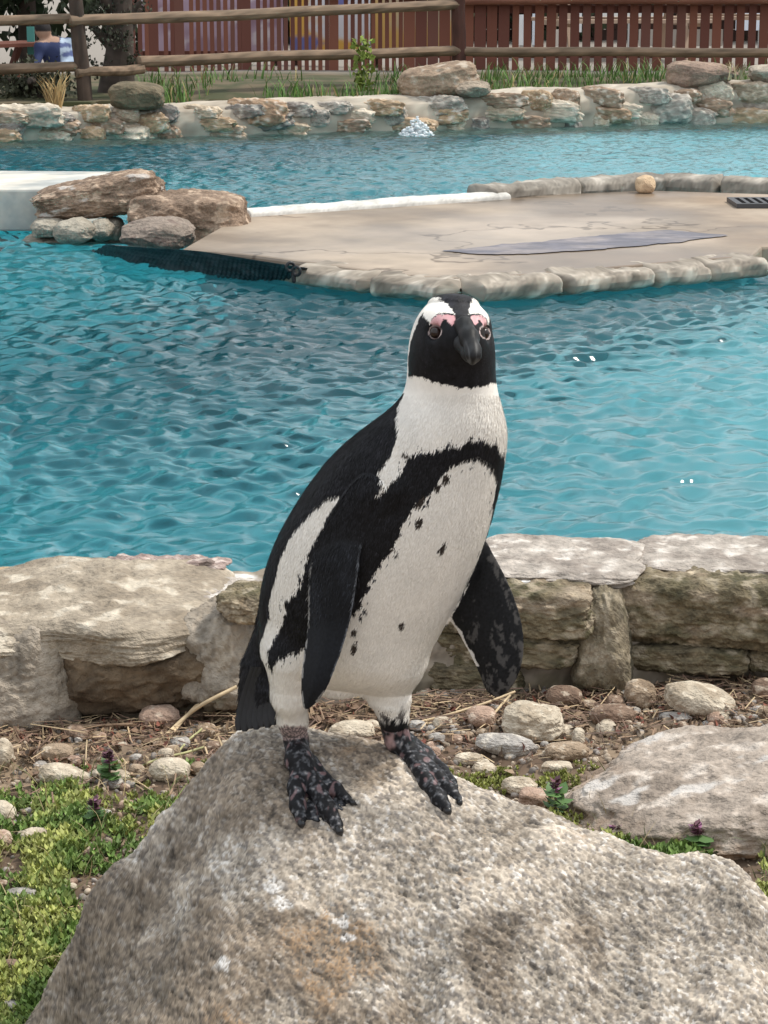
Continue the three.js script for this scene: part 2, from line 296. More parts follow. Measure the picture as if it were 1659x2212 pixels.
const olive = stoneTone(41, [0.175, 0.14, 0.085], [0.095, 0.082, 0.042], 11, 0.6, [0.25, 0.21, 0.15]), tanTop = stoneTone(42, [0.31, 0.245, 0.175], [0.20, 0.15, 0.095], 10, 0.55, [0.38, 0.31, 0.22]), greyTop = stoneTone(43, [0.40, 0.35, 0.305], [0.30, 0.255, 0.22], 10, 0.45, [0.50, 0.455, 0.41]), redTop = stoneTone(44, [0.36, 0.27, 0.24], [0.22, 0.17, 0.15], 16, 0.5, [0.48, 0.40, 0.36]), paleTop = stoneTone(45, [0.36, 0.30, 0.23], [0.26, 0.21, 0.155], 7, 0.45, [0.44, 0.385, 0.31]), brownDark = stoneTone(46, [0.115, 0.08, 0.05], [0.17, 0.12, 0.075], 8, 0.4);
const oliveTan = (x, y, z) => mix3(olive(x, y, z), tanTop(x, y, z), sstep(0.02, 0.24, fbm(x * 9, y * 16, z * 9, 4)));
const mossy = (x, y, z) => mortarTone(x, Math.min(y, 0.02), z);
wallStone([-130, 1345, 480, 1424], -3.53, 0.40, { detail: 6, boxy: 5, lump: 0.05, rough: 0.022, freq: 2.0, cuts: 13, cut: 0.86, ry: 0.05, rx: 0.06, rz: -0.03, seed: 11, shape: (x, y, z) => [x, y * (1 + 0.3 * Math.sin(x * 14 + 1)) - (y < 0 ? 0.012 * Math.max(0, Math.sin(x * 17 + 2.4)) : 0), z + 0.025 * Math.sin(x * 23 + y * 20)] }, paleTop);
wallStone([100, 1392, 500, 1570], -3.535, 0.2, { boxy: 3, seed: 12, lump: 0.12, rx: -0.36, ry: 0.10, rz: 0.14, rough: 0.05, cuts: 10 }, brownDark);
wallStone([-110, 1380, 140, 1610], -3.515, 0.18, { boxy: 4, seed: 19, lump: 0.10, rough: 0.05, ry: 0.26, rx: -0.12, shape: (x, y, z) => [x * (1 - y * 2.2), y, z] }, mossy);
wallStone([395, 1352, 556, 1560], -3.55, 0.24, { boxy: 3.4, seed: 15, lump: 0.14, rough: 0.05, rx: -0.1 }, mossy);
wallStone([475, 1290, 600, 1352], -3.55, 0.12, { boxy: 4, seed: 16, lump: 0.12, cuts: 12, rough: 0.06 }, oliveTan);
wallStone([145, 1222, 475, 1268], -3.86, 0.10, { boxy: 3, seed: 13, lump: 0.16, rough: 0.06, ry: 0.1, cuts: 12 }, redTop);
wallStone([-60, 1250, 78, 1290], -3.84, 0.10, { boxy: 4, seed: 14, lump: 0.1 }, stoneTone(3, [0.48, 0.34, 0.2], [0.4, 0.3, 0.2], 9, 0.3));
wallStone([300, 1312, 620, 1346], -3.66, 0.22, { boxy: 4, seed: 18, lump: 0.08, rough: 0.04 }, greyTop);
wallStone([840, 1280, 1288, 1376], -3.70, 0.20, { detail: 6, boxy: 9, seed: 21, rough: 0.05, lump: 0.05, cuts: 5, cut: 1 }, oliveTan);
wallStone([860, 1368, 1252, 1446], -3.715, 0.16, { detail: 5, boxy: 6, seed: 22, rough: 0.06, lump: 0.08 }, olive);
wallStone([820, 1440, 1130, 1500], -3.71, 0.14, { boxy: 5, seed: 23, rough: 0.06 }, olive);
wallStone([1262, 1290, 1372, 1505], -3.70, 0.2, { boxy: 4.5, seed: 24, lump: 0.10, rough: 0.04, shape: (x, y, z) => [x * (0.95 - y * 3.2), y, z - y * 0.1] }, (x, y, z) => mix3(mossy(x, y, z), olive(x, y, z), 0.8));
wallStone([1348, 1266, 1765, 1410], -3.745, 0.24, { detail: 6, boxy: 6, seed: 25, rough: 0.045, lump: 0.06, cuts: 3 }, oliveTan);
wallStone([1366, 1404, 1622, 1460], -3.755, 0.14, { boxy: 7, seed: 26, rough: 0.05, cuts: 3 }, olive);
wallStone([1626, 1402, 1760, 1460], -3.76, 0.14, { boxy: 7, seed: 27, rough: 0.05 }, olive);
wallStone([1040, 1240, 1400, 1276], -3.77, 0.30, { detail: 5, boxy: 4.5, seed: 31, lump: 0.08, rough: 0.03 }, greyTop);
wallStone([1395, 1226, 1800, 1262], -3.83, 0.26, { detail: 5, boxy: 4.5, seed: 32, lump: 0.09, rough: 0.03 }, greyTop);
for (let k = 0; k < 10; k++) wallStone(k < 5 ? [-180 - k * 260 - 230, 1240, -180 - k * 260, 1500] : [1770 + (k - 5) * 260, 1220, 2010 + (k - 5) * 260, 1450], k < 5 ? -3.45 : -3.95, 0.3, { detail: 4, boxy: 5, seed: 300 + k }, k % 2 ? oliveTan : paleTop);
function ribbon(path, y, w, h, seed) { // a low, uneven strip of mortar lying on a surface
  const c = new THREE.CatmullRomCurve3(path.map(([a, b]) => onY(a, b, y))), n = 90, m = 8;
  const [pos, idx] = grid(m, n, (i, j) => { const t = j / n, p = c.getPoint(t), q = c.getTangent(t), s = (i / m) * 2 - 1, ww = w * (0.6 + 0.9 * Math.abs(noise(t * 9, seed, 0.5)) + 0.5 * noise(t * 40, seed, s * 2)) * Math.min(1, 8 * t, 8 * (1 - t)); return [p.x - q.z * s * ww, p.y + h * (1 - s * s * s * s * 2.2) - 0.004 + 0.004 * noise(p.x * 60, s * 2, p.z * 60), p.z + q.x * s * ww]; });
  const g = geom(pos, idx); paint(g, (x, yy, z) => mul3([0.76, 0.74, 0.72], 1 + 0.5 * fbm(x * 40, yy * 9, z * 40, 3))); g.translate(0, 0, 3.75); return g;
}
[[[1085, 1268], [1180, 1262], [1240, 1250], [1290, 1234], [1330, 1214], [1395, 1201], [1500, 1213], [1600, 1228], [1720, 1246]], [[1395, 1201], [1432, 1186], [1476, 1172], [1540, 1166]], [[1090, 1248], [1160, 1236], [1240, 1206], [1300, 1198], [1395, 1201]], [[1395, 1201], [1500, 1203], [1660, 1206], [1760, 1210]]].forEach((p, i) => part('mortar_joint', ribbon(p, 0.180, 0.011, 0.012, i), stoneMat, poolWall));

// ---------------------------------------------------------------- the island: wet concrete slab with rolled rims
const slabTop = [[400, 537], [520, 468], [800, 446], [1085, 426], [1400, 412], [1659, 420], [2000, 436], [2000, 520], [1640, 532], [1618, 552], [1500, 560], [1385, 570], [1190, 587], [1000, 601], [900, 595], [820, 586], [690, 568], [560, 551]].map(([a, b]) => onY(a, b, SLAB));
const slab = thing('concrete_island', 'wet beige concrete platform in the middle of the pool', 'platform', V(0, WATER, -9));
{
  const P = slabTop.map((p) => [p.x, p.z]);
  { // the top, cut to the outline
    const sh = new THREE.Shape(P.map(([x, z]) => new THREE.Vector2(x, -z))), top = new THREE.ExtrudeGeometry(sh, { depth: 0.07, bevelEnabled: true, bevelThickness: 0.012, bevelSize: 0.012, bevelSegments: 2, curveSegments: 1 });
    top.rotateX(-Math.PI / 2); top.translate(0, SLAB - 0.07 - 0.012 - WATER, 9);
    const mid = P.reduce((q, e) => [q[0] + e[0] / P.length, q[1] + e[1] / P.length], [0, 0]), inner = new THREE.ExtrudeGeometry(new THREE.Shape(P.map(([x, z]) => new THREE.Vector2(lerp(mid[0], x, 0.95), -lerp(mid[1], z, 0.95)))), { depth: 2.4, bevelEnabled: false }); inner.rotateX(-Math.PI / 2); inner.translate(0, SLAB - 2.49 - WATER, 9); part('footing', inner, PLAIN(0.10, 0.34, 0.38, 0.8), slab);
    const uv = top.attributes.uv, p = top.attributes.position; for (let i = 0; i < uv.count; i++) uv.setXY(i, p.getX(i) / 3.2, p.getZ(i) / 3.2);
    const f1 = tileFbm(5, 3, 6, 0.6), f2 = tileFbm(8, 6, 6, 0.62), f3 = tileFbm(15, 2, 3, 0.5);
    const map = dataTex(1024, (u, v) => { const a = f1(u, v * 1), b = f2(u, v), c = f3(u, v); let q = mix3([0.485, 0.42, 0.355], [0.645, 0.585, 0.52], sstep(0.35, 0.65, a)); q = mix3(q, [0.47, 0.38, 0.29], 0.8 * sstep(0.54, 0.70, c)); const cr = Math.abs(f1(v * 1.0 + 0.3, u) - 0.5); q = mix3(q, [0.33, 0.28, 0.23], 0.6 * sstep(0.012, 0.003, cr)); return mul3(q, 0.70 + 0.6 * b); }, true);
    const rough = dataTex(512, (u, v) => { const a = f1(u, v), c = f3(v, u); const k = 0.30 + 0.5 * sstep(0.40, 0.62, c * 0.6 + a * 0.4); return [k, k, k]; });
    part('slab', top, new THREE.MeshPhysicalMaterial({ map, roughness: 1, roughnessMap: rough, bumpMap: map, bumpScale: 0.004, ior: 1.45 }), slab);
  }
}
const concreteGrey = stoneTone(61, [0.29, 0.26, 0.22], [0.21, 0.185, 0.155], 4, 0.4, [0.36, 0.325, 0.28]), rimTan = stoneTone(62, [0.33, 0.285, 0.235], [0.24, 0.205, 0.165], 5, 0.5, [0.40, 0.355, 0.30]);
function rim(a, b, y, rw, rh, seed, tone, bumpy = 1) {
  const p = onY(a[0], a[1], SLAB), q = onY(b[0], b[1], SLAB); p.y = q.y = y; const L = p.distanceTo(q), n = Math.ceil(L / 0.012), m = 28, dir = q.clone().sub(p).normalize(), side = V(-dir.z, 0, dir.x);
  const [pos, idx] = grid(m, n, (i, j) => {
    const t = j / n, e = Math.min(t, 1 - t) * L, cap = Math.sqrt(Math.min(1, e / (0.045 * bumpy * bumpy * 0.35 + 0.006) + 0.0004)), th = i / m * 2 * Math.PI, c = p.clone().lerp(q, t), k = cap * (1 + 0.32 * bumpy * fbm(c.x * 3 + seed, th * 0 + seed, c.z * 3, 2));
    const sx = Math.cos(th), sy = Math.sin(th), bx = Math.sign(sx) * Math.pow(Math.abs(sx), 0.6) * rw * k, by = Math.sign(sy) * Math.pow(Math.abs(sy), 0.6) * rh * k;
    const o = 0.03 * bumpy * fbm(c.x * 9 + bx * 14 + seed, by * 14, c.z * 9, 4);
    return [c.x + side.x * (bx + o * sx), c.y + by + o * sy, c.z + side.z * (bx + o * sx)];
  });
  const g = geom(pos, idx); paint(g, tone); g.translate(0, -WATER, 9); return g;
}
let rims = 0;
for (const [a, b] of [[[672, 571], [828, 590]], [[828, 590], [996, 606]], [[996, 606], [1188, 591]], [[1188, 591], [1386, 574]], [[1386, 574], [1502, 564]], [[1502, 564], [1624, 554]]]) piece('rim_stone', rim([a[0], a[1] - 2], [b[0], b[1] - 2], 0.132, 0.12, 0.038, 20 + rims * 3.3, rimTan), stoneMat, slab, rims++);
for (const [a, b] of [[[1034, 428], [1225, 412], 0], [[1225, 412], [1425, 401], 1], [[1425, 401], [1560, 406], 2], [[1560, 406], [1730, 412], 3], [[1730, 412], [1950, 420], 4]]) piece('rim_stone', rim(a, b, 0.175, 0.12, 0.058, 50 + rims * 3.3, concreteGrey), stoneMat, slab, rims++);
{ // the white kerb along the far edge
  const g = rim([515, 466], [1086, 427], 0.165, 0.085, 0.035, 91, stoneTone(63, [0.66, 0.64, 0.60], [0.55, 0.53, 0.49], 6, 0.25), 0.35); part('kerb', g, stoneMat, slab);
}
{ // puddle: a thin sheet of water lying on the slab
  const P = [[955, 541], [1010, 547], [1100, 549], [1200, 545], [1300, 538], [1400, 529], [1490, 519], [1570, 508], [1500, 502], [1450, 496], [1390, 500], [1330, 505], [1250, 513], [1160, 522], [1080, 530], [1010, 537]].map(([a, b]) => onY(a, b, SLAB + 0.004));
  const c = new THREE.CatmullRomCurve3(P, true).getPoints(260), sh = new THREE.Shape(c.map((p) => new THREE.Vector2(p.x + 0.04 * fbm(p.x * 9, 0, p.z * 9, 4), -p.z + 0.07 * fbm(p.x * 6, 4, p.z * 9, 5))));
  const g = new THREE.ShapeGeometry(sh, 1); g.rotateX(-Math.PI / 2); g.translate(0, SLAB + 0.004, 0);
  { const q = g.attributes.position, w = g.attributes.uv; for (let i = 0; i < q.count; i++) w.setXY(i, q.getX(i) / 1.1, q.getZ(i) / 0.6); } const puddleN = tileFbm(61, 4, 5, 0.6), puddleF = tileFbm(63, 16, 4, 0.7), m = part('puddle', g, new THREE.MeshPhysicalMaterial({ map: dataTex(512, (u, v) => mul3(mix3([0.37, 0.36, 0.40], [0.52, 0.485, 0.485], sstep(0.4, 0.65, puddleN(u, v))), 0.75 + 0.5 * puddleF(u, v)), true), roughness: 0.45, bumpMap: stoneGrain, bumpScale: 0.003 }));
  tag(m, 'long bluish puddle lying on the wet concrete platform', 'puddle');
}
{ // round stone on the slab and the drain grating
  const p = onY(1393, 417, SLAB), g = stoneGeo(71, { detail: 5, sx: 0.05, sy: 0.046, sz: 0.05, boxy: 2.7, lump: 0.05, rough: 0.02 });
  paint(g, stoneTone(71, [0.70, 0.52, 0.34], [0.56, 0.40, 0.26], 14, 0.25)); const m = part('round_stone', g, stoneMat); m.position.set(p.x, SLAB + 0.042, p.z); tag(m, 'round pale orange stone on the platform against its far grey rim', 'stone');
  const a = onY(1590, 450, SLAB), t = thing('drain_grating', 'dark metal grating on the platform at the right edge', 'grating', V(a.x, SLAB, a.z)), iron = PLAIN(0.05, 0.05, 0.055, 0.5);
  const fr = [[0.6, 0.02, 0.03, 0.3, 0.012, 0.0], [0.6, 0.02, 0.03, 0.3, 0.012, -0.28], [0.03, 0.02, 0.25, 0.015, 0.012, -0.14], [0.03, 0.02, 0.25, 0.585, 0.012, -0.14]].map(([w, h, d, x, y, z]) => new THREE.BoxGeometry(w, h, d).translate(x, y, z));
  part('frame', mergeGeometries(fr), iron, t); const bg = new THREE.BoxGeometry(0.018, 0.018, 0.25);
  for (let k = 0; k < 13; k++) { const b = piece('bar', bg, iron, t, k); b.position.set(0.06 + k * 0.04, 0.014, -0.14); b.rotation.y = 0.0; }
}
{ // dark net hung from the slab into the water
  const up = new THREE.CatmullRomCurve3([[250, 531], [340, 536], [430, 543], [540, 560], [668, 580]].map(([a, b]) => onY(a, b, SLAB + 0.012))), dn = new THREE.CatmullRomCurve3([[190, 552], [290, 582], [420, 604], [540, 616], [650, 622]].map(([a, b]) => onY(a, b, WATER - 0.03)));
  const nu = 330, nv = 60, [pos, idx] = grid(nu, nv, (i, j) => { const a = up.getPoint(i / nu), b = dn.getPoint(i / nu), t = j / nv, w = 0.005 * Math.sin(i * 0.9 + t * 5) + 0.004 * Math.sin(t * 46) + 0.03 * fbm(a.x * 5, t * 4, 1, 2); return [lerp(a.x, b.x, t), lerp(a.y, b.y, Math.pow(t, 1.4)) + w * (0.05 + t), lerp(a.z, b.z, t)]; });
  const g = geom(pos, idx); paint(g, (x, y, z) => mul3(mix3([0.018, 0.017, 0.02], [0.05, 0.045, 0.05], sstep(-0.1, 0.2, fbm(x * 12, y * 30, z * 12, 3))), 1 + 0.6 * noise(x * 60, y * 60, z * 60)));
  const t = thing('net_mat', 'black ridged net mat sloping from the platform into the water', 'net', V(0, 0, 0)); part('net', g, MAT({ roughness: 0.55, side: THREE.DoubleSide }), t);
  const c = onY(632, 585, SLAB), k = PLAIN(0.012, 0.012, 0.014, 0.45), parts = [new THREE.TorusGeometry(0.022, 0.009, 8, 18).rotateY(0.4).translate(-0.012, 0.02, 0), new THREE.TorusGeometry(0.022, 0.009, 8, 18).rotateY(-0.5).translate(0.022, 0.0, 0.012), new THREE.CapsuleGeometry(0.012, 0.05, 4, 8).translate(0.006, -0.03, 0)];
  part('clip', mergeGeometries(parts.map((q) => q.toNonIndexed())), k, t).position.copy(c); t.children[1].scale.setScalar(0.7);
}

// ---------------------------------------------------------------- the pier and its rocks at the left
{
  const y1 = 0.285, a = onY(-420, 408, y1), b = onY(150, 409, y1), c = onY(258, 371, y1), d = onY(-420, 366, y1), sh = new THREE.Shape([a, b, c, d].map((p) => new THREE.Vector2(p.x, -p.z)));
  const g = new THREE.ExtrudeGeometry(sh, { depth: 0.17, bevelEnabled: true, bevelThickness: 0.01, bevelSize: 0.01, bevelSegments: 2 }); g.rotateX(-Math.PI / 2); g.translate(0, y1 - 0.18, 0);
  const base = thing('concrete_pier', 'pale concrete pier block jutting over the water at the left edge', 'pier', V(a.x + 1, WATER, a.z)); g.translate(-base.position.x, -base.position.y, -base.position.z);
  const uv = g.attributes.uv, p = g.attributes.position; for (let i = 0; i < uv.count; i++) uv.setXY(i, (p.getX(i) + p.getZ(i) * 0.3) / 1.4, (p.getY(i) * 1.0 + p.getZ(i)) / 1.4);
  const f = tileFbm(31, 4, 6, 0.6), f2 = tileFbm(35, 10, 4, 0.6); const map = dataTex(512, (u, v) => mul3(mix3([0.80, 0.78, 0.74], [0.66, 0.67, 0.66], sstep(0.4, 0.65, f(u, v))), 0.85 + 0.3 * f2(u, v)), true);
  part('block', g, new THREE.MeshStandardMaterial({ map, roughness: 0.9, bumpMap: map, bumpScale: 0.004 }), base);
  const leg = new THREE.BoxGeometry(1.2, 0.9, 0.5); part('footing', leg, PLAIN(0.10, 0.10, 0.10), base).position.set(-0.9, -0.42, -0.6);
}
function boulder(name, box, z, d, o, tone, label, category = 'rock', group) { // box in the photograph; z of its middle
  const a = onZ(box[0], box[1], z), b = onZ(box[2], box[3], z), g = stoneGeo(o.seed, { detail: 5, sx: (b.x - a.x) / 2 * 1.05, sy: (a.y - b.y) / 2 * 1.06, sz: d / 2, ...o });
  paint(g, tone); const m = part(name, g, stoneMat); m.position.set((a.x + b.x) / 2, (a.y + b.y) / 2, z); m.rotation.set(o.rx ?? 0, o.ry ?? 0, o.rz ?? 0); return tag(m, label, category, group);
}
const brownRock = stoneTone(81, [0.27, 0.19, 0.135], [0.19, 0.13, 0.09], 6, 0.5, [0.38, 0.285, 0.21]), slateRock = stoneTone(82, [0.28, 0.225, 0.185], [0.20, 0.165, 0.135], 5, 0.4, [0.16, 0.12, 0.10]), bulge = stoneTone(83, [0.36, 0.325, 0.265], [0.27, 0.235, 0.185], 6, 0.35);
boulder('slab_rock', [84, 378, 346, 470], -9.9, 0.42, { seed: 811, detail: 6, boxy: 4.5, lump: 0.10, rough: 0.035, cuts: 12, rz: 0.12, shape: (x, y, z) => [x, y * (0.85 + 0.75 * x), z] }, (x, y, z) => { const w = sstep(0.16, 0.3, fbm(x * 7 + 4, y * 20, z * 7, 4)); return mix3(brownRock(x, y, z), [0.62, 0.58, 0.54], w * 0.7); }, 'big flat brown rock with white streaks lying on the end of the concrete pier');
boulder('boulder', [288, 420, 528, 532], -9.75, 0.5, { seed: 822, detail: 6, boxy: 6, lump: 0.09, rough: 0.03, cuts: 10 }, brownRock, 'blocky brown boulder at the corner of the platform, right of the flat rock');
boulder('boulder', [266, 472, 416, 538], -9.35, 0.32, { seed: 833, boxy: 3, lump: 0.08, rough: 0.025, cuts: 12 }, slateRock, 'smooth grey brown boulder at the waterline below the blocky brown one');
boulder('footing_stone', [118, 472, 210, 523], -9.6, 0.26, { seed: 844, boxy: 2.6, lump: 0.08 }, bulge, 'rounded pale stone in the middle of the row under the flat rock');
boulder('footing_stone', [70, 470, 150, 512], -9.75, 0.26, { seed: 845, boxy: 2.8, lump: 0.1 }, bulge, 'pale stone under the left end of the flat rock beside the pier');
boulder('footing_stone', [195, 475, 246, 520], -9.65, 0.22, { seed: 846, boxy: 2.6, lump: 0.1 }, bulge, 'narrow pale stone under the right half of the flat rock');
boulder('footing_stone', [222, 472, 266, 518], -9.8, 0.22, { seed: 847, boxy: 3.4, lump: 0.08 }, bulge, 'upright pale stone left of the smooth grey brown boulder');
boulder('footing_stone', [60, 505, 270, 545], -9.85, 0.4, { seed: 848, boxy: 4, lump: 0.06 }, bulge, 'wide mortared footing at the waterline under the row of pale stones');
boulder('white_lump', [522, 482, 540, 500], -9.62, 0.05, { seed: 849, detail: 3, boxy: 2.2, lump: 0.3 }, () => [0.72, 0.70, 0.68], 'small white scrap beside the blocky brown boulder on the platform', 'scrap');

// ---------------------------------------------------------------- far side: stone wall, grass, fences, things behind
const farPalette = [[0.46, 0.37, 0.27], [0.38, 0.30, 0.22], [0.30, 0.215, 0.15], [0.52, 0.45, 0.355], [0.36, 0.32, 0.275], [0.42, 0.30, 0.19], [0.255, 0.225, 0.2]];
const farWall = thing('stone_wall', 'long low wall of tan and cream stones on the far side of the pool', 'wall', V(0, WATER, -16.6));
const farTop = (x) => 0.33 + 0.02 * clamp(x, -3, 3);
{
  const nu = 420, nv = 26, prof = [[-0.12, -0.5], [-0.11, 0.06], [-0.075, 0.2], [0.0, 0.26], [0.3, 0.27], [0.55, 0.2]];
  const [pos, idx] = grid(nu, nv, (i, j) => { const x = lerp(-10, 10, i / nu), s = j / nv * 5, k = Math.min(4, Math.floor(s)), t = s - k, d = lerp(prof[k][0], prof[k + 1][0], t), y = lerp(prof[k][1], prof[k + 1][1], t) + (k > 1 ? farTop(x) - 0.345 : 0), n = 0.07 * fbm(x * 3, y * 6, d * 3, 4); return [x, y + n * 0.5, farEdge(x) - d + n + 16.6]; });
  const g = geom(pos, idx); paint(g, (x, y, z) => mul3(mix3([0.37, 0.315, 0.25], [0.47, 0.415, 0.34], sstep(-0.2, 0.2, fbm(x * 4, y * 6, z * 4, 3))), 1 + 0.7 * fbm(x * 16, y * 16, z * 16, 3))); part('mortar', g, stoneMat, farWall);
  const R = rng(404); let k = 0;
  const put = (px, py, w, h, col, d = 0.12) => {
    const zc = (x) => farEdge(x) + 0.045, p0 = onZ(px, py, -16.6), z = zc(p0.x * 1.0), p = onZ(px, py, z), sc = -z / FPX / CP * 1.0;
    const s = 900 + k * 3, g2 = stoneGeo(s, { detail: 4, sx: w / 2 * sc * 1.12, sy: h / 2 * sc * 1.18, sz: d / 2, boxy: 4, cuts: 10, cut: 0.8, lump: 0.16, rough: 0.06 });
    paint(g2, stoneTone(s, mul3(col, 1.25), mul3(col, 0.9), 9, 0.4, mix3(col, [0.66, 0.60, 0.52], 0.6)));
    const m = piece('stone', g2, stoneMat, farWall, k++); m.position.set(p.x, p.y, z).sub(farWall.position); m.rotation.set(0, -0.34, (R() - 0.5) * 0.25);
  };
  for (let row = 0; row < 3; row++) for (let px = -260 + row * 30; px < 1950;) {
    const w = 45 + R() * 85, base = lerp(303, 260, clamp(px / 1659, -0.2, 1.3)), topY = lerp(246, 192, clamp(px / 1659, -0.2, 1.3)), h = (base - topY) / 2.6;
    put(px + w / 2, base - h * (0.35 + row * 0.95) + (R() - 0.5) * 8, w, h * (0.95 + R() * 0.6), farPalette[Math.floor(R() * 7)]); px += w * (0.96 + R() * 0.25);
  }
  put(555, 243, 120, 46, [0.36, 0.24, 0.155], 0.2); put(288, 292, 68, 34, [0.58, 0.51, 0.40], 0.3); put(1310, 246, 96, 30, [0.36, 0.25, 0.16], 0.2); put(1435, 236, 100, 52, [0.33, 0.30, 0.26], 0.2); put(870, 300 - 30, 130, 30, [0.40, 0.29, 0.19], 0.2); put(60, 250, 140, 40, [0.5, 0.43, 0.34], 0.22);
}
boulder('boulder', [866, 140, 1026, 208], -17.0, 0.5, { seed: 861, boxy: 3.6, lump: 0.09, rough: 0.03, cuts: 10, rz: 0.14 }, stoneTone(86, [0.37, 0.27, 0.19], [0.28, 0.20, 0.14], 4, 0.35, [0.42, 0.35, 0.28]), 'tan brown boulder on the far wall in front of the right fence post');
boulder('boulder', [984, 176, 1056, 208], -16.8, 0.3, { seed: 862, boxy: 3, lump: 0.1, cuts: 10 }, stoneTone(87, [0.32, 0.26, 0.2], [0.25, 0.2, 0.15], 5, 0.35), 'smaller greyish boulder leaning against the right end of the tan brown one');
boulder('boulder', [240, 180, 352, 236], -15.95, 0.34, { seed: 863, boxy: 3.4, lump: 0.08, cuts: 12, rz: -0.05 }, stoneTone(88, [0.17, 0.135, 0.085], [0.11, 0.09, 0.055], 6, 0.35), 'dark olive boulder on the far wall right of the left fence post');
boulder('boulder', [1444, 134, 1585, 186], -17.6, 0.4, { seed: 864, boxy: 2.8, lump: 0.1, cuts: 10, shape: (x, y, z) => [x, y * (1 - 1.2 * x), z] }, stoneTone(89, [0.31, 0.22, 0.165], [0.24, 0.17, 0.13], 5, 0.4), 'brown wedge shaped boulder on the far wall towards the right');
boulder('boulder', [1618, 140, 1730, 184], -17.7, 0.34, { seed: 865, boxy: 3, lump: 0.12, cuts: 10 }, stoneTone(90, [0.42, 0.36, 0.29], [0.16, 0.12, 0.09], 5, 0.4), 'cream and dark boulder on the far wall at the right edge');

const woodTone = (seed, a, b) => (x, y, z) => mul3(mix3(a, b, sstep(-0.2, 0.25, fbm(x * 3 + seed, y * 30, z * 30, 3))), 1 + 0.6 * fbm(x * 8 + seed, y * 70, z * 70, 3));
const woodMat = MAT({ roughness: 0.85 });
function log(a, b, ra, rb, seed, tone, flat = 1) { // a rough split rail between two points
  const L = a.distanceTo(b), n = 40, m = 14, dir = b.clone().sub(a).normalize(), up = V(0, 1, 0.02), s = dir.clone().cross(up).normalize(), t = s.clone().cross(dir);
  const [pos, idx] = grid(m, n + 2, (i, j) => { const e = j === 0 || j === n + 2, k = clamp((j - 1) / n), r = (e ? 0.001 : 1) * lerp(ra, rb, k), th = i / m * 6.2832, w = 1 + 0.2 * fbm(k * L * 1.6 + seed, Math.cos(th) * 1.2, Math.sin(th) * 1.2, 3), sag = 0.016 * noise(k * 2.5 + seed, 0, 0), x = Math.cos(th) * r * w, y = Math.sin(th) * r * w * flat + sag; const p = a.clone().lerp(b, k).addScaledVector(s, x).addScaledVector(t, y); return [p.x, p.y, p.z]; });
  const g = geom(pos, idx); paint(g, (x, y, z) => tone(x - y * 0.02, y, z)); return g;
}
const greyWood = woodTone(1, [0.235, 0.16, 0.105], [0.12, 0.082, 0.052]), postWood = woodTone(2, [0.075, 0.05, 0.036], [0.035, 0.022, 0.016]), redWood = woodTone(3, [0.17, 0.060, 0.038], [0.10, 0.035, 0.024]), redPost = woodTone(5, [0.085, 0.032, 0.022], [0.045, 0.017, 0.012]);
{
  const f = thing('split_rail_fence', 'weathered split rail fence with two posts behind the far pool wall', 'fence', V(0, FARY, -17.3)), O = (g) => g.translate(0, -FARY, 17.3);
  const vert = (a, b, ra, rb, s, tone) => { const g = log(V(a.y, a.x, a.z), V(b.y, b.x, b.z), ra, rb, s, tone); const p = g.attributes.position; for (let i = 0; i < p.count; i++) p.setXYZ(i, p.getY(i), p.getX(i), p.getZ(i)); const ix = g.index.array; for (let i = 0; i < ix.length; i += 3) { const q = ix[i]; ix[i] = ix[i + 1]; ix[i + 1] = q; } g.computeVertexNormals(); return g; };
  part('post', O(vert(onZ(186, 245, -16.4), onZ(156, -70, -16.4), 0.055, 0.052, 3, postWood)), woodMat, f);
  part('post', O(vert(onZ(992, 185, -18.2), onZ(990, -70, -18.2), 0.058, 0.058, 5, redPost)), woodMat, f);
  for (const [a, b, za, zb, ra, rb, s] of [[[-300, 52], [168, 40], -16.2, -16.4, 0.048, 0.044, 1], [[150, 48], [992, 10], -16.35, -18.2, 0.05, 0.046, 2], [[-300, 152], [168, 147], -16.2, -16.4, 0.05, 0.042, 3], [[165, 158], [310, 150], -16.35, -16.6, 0.04, 0.045, 4], [[300, 133], [994, 110], -16.6, -18.2, 0.05, 0.046, 5], [[984, 110], [1800, 116], -18.2, -18.6, 0.044, 0.044, 6], [[984, -28], [1800, -30], -18.2, -18.6, 0.05, 0.05, 7]]) part('rail', O(log(onZ(...a, za), onZ(...b, zb), ra, rb, s * 3.7, greyWood, 0.85)), woodMat, f);
}
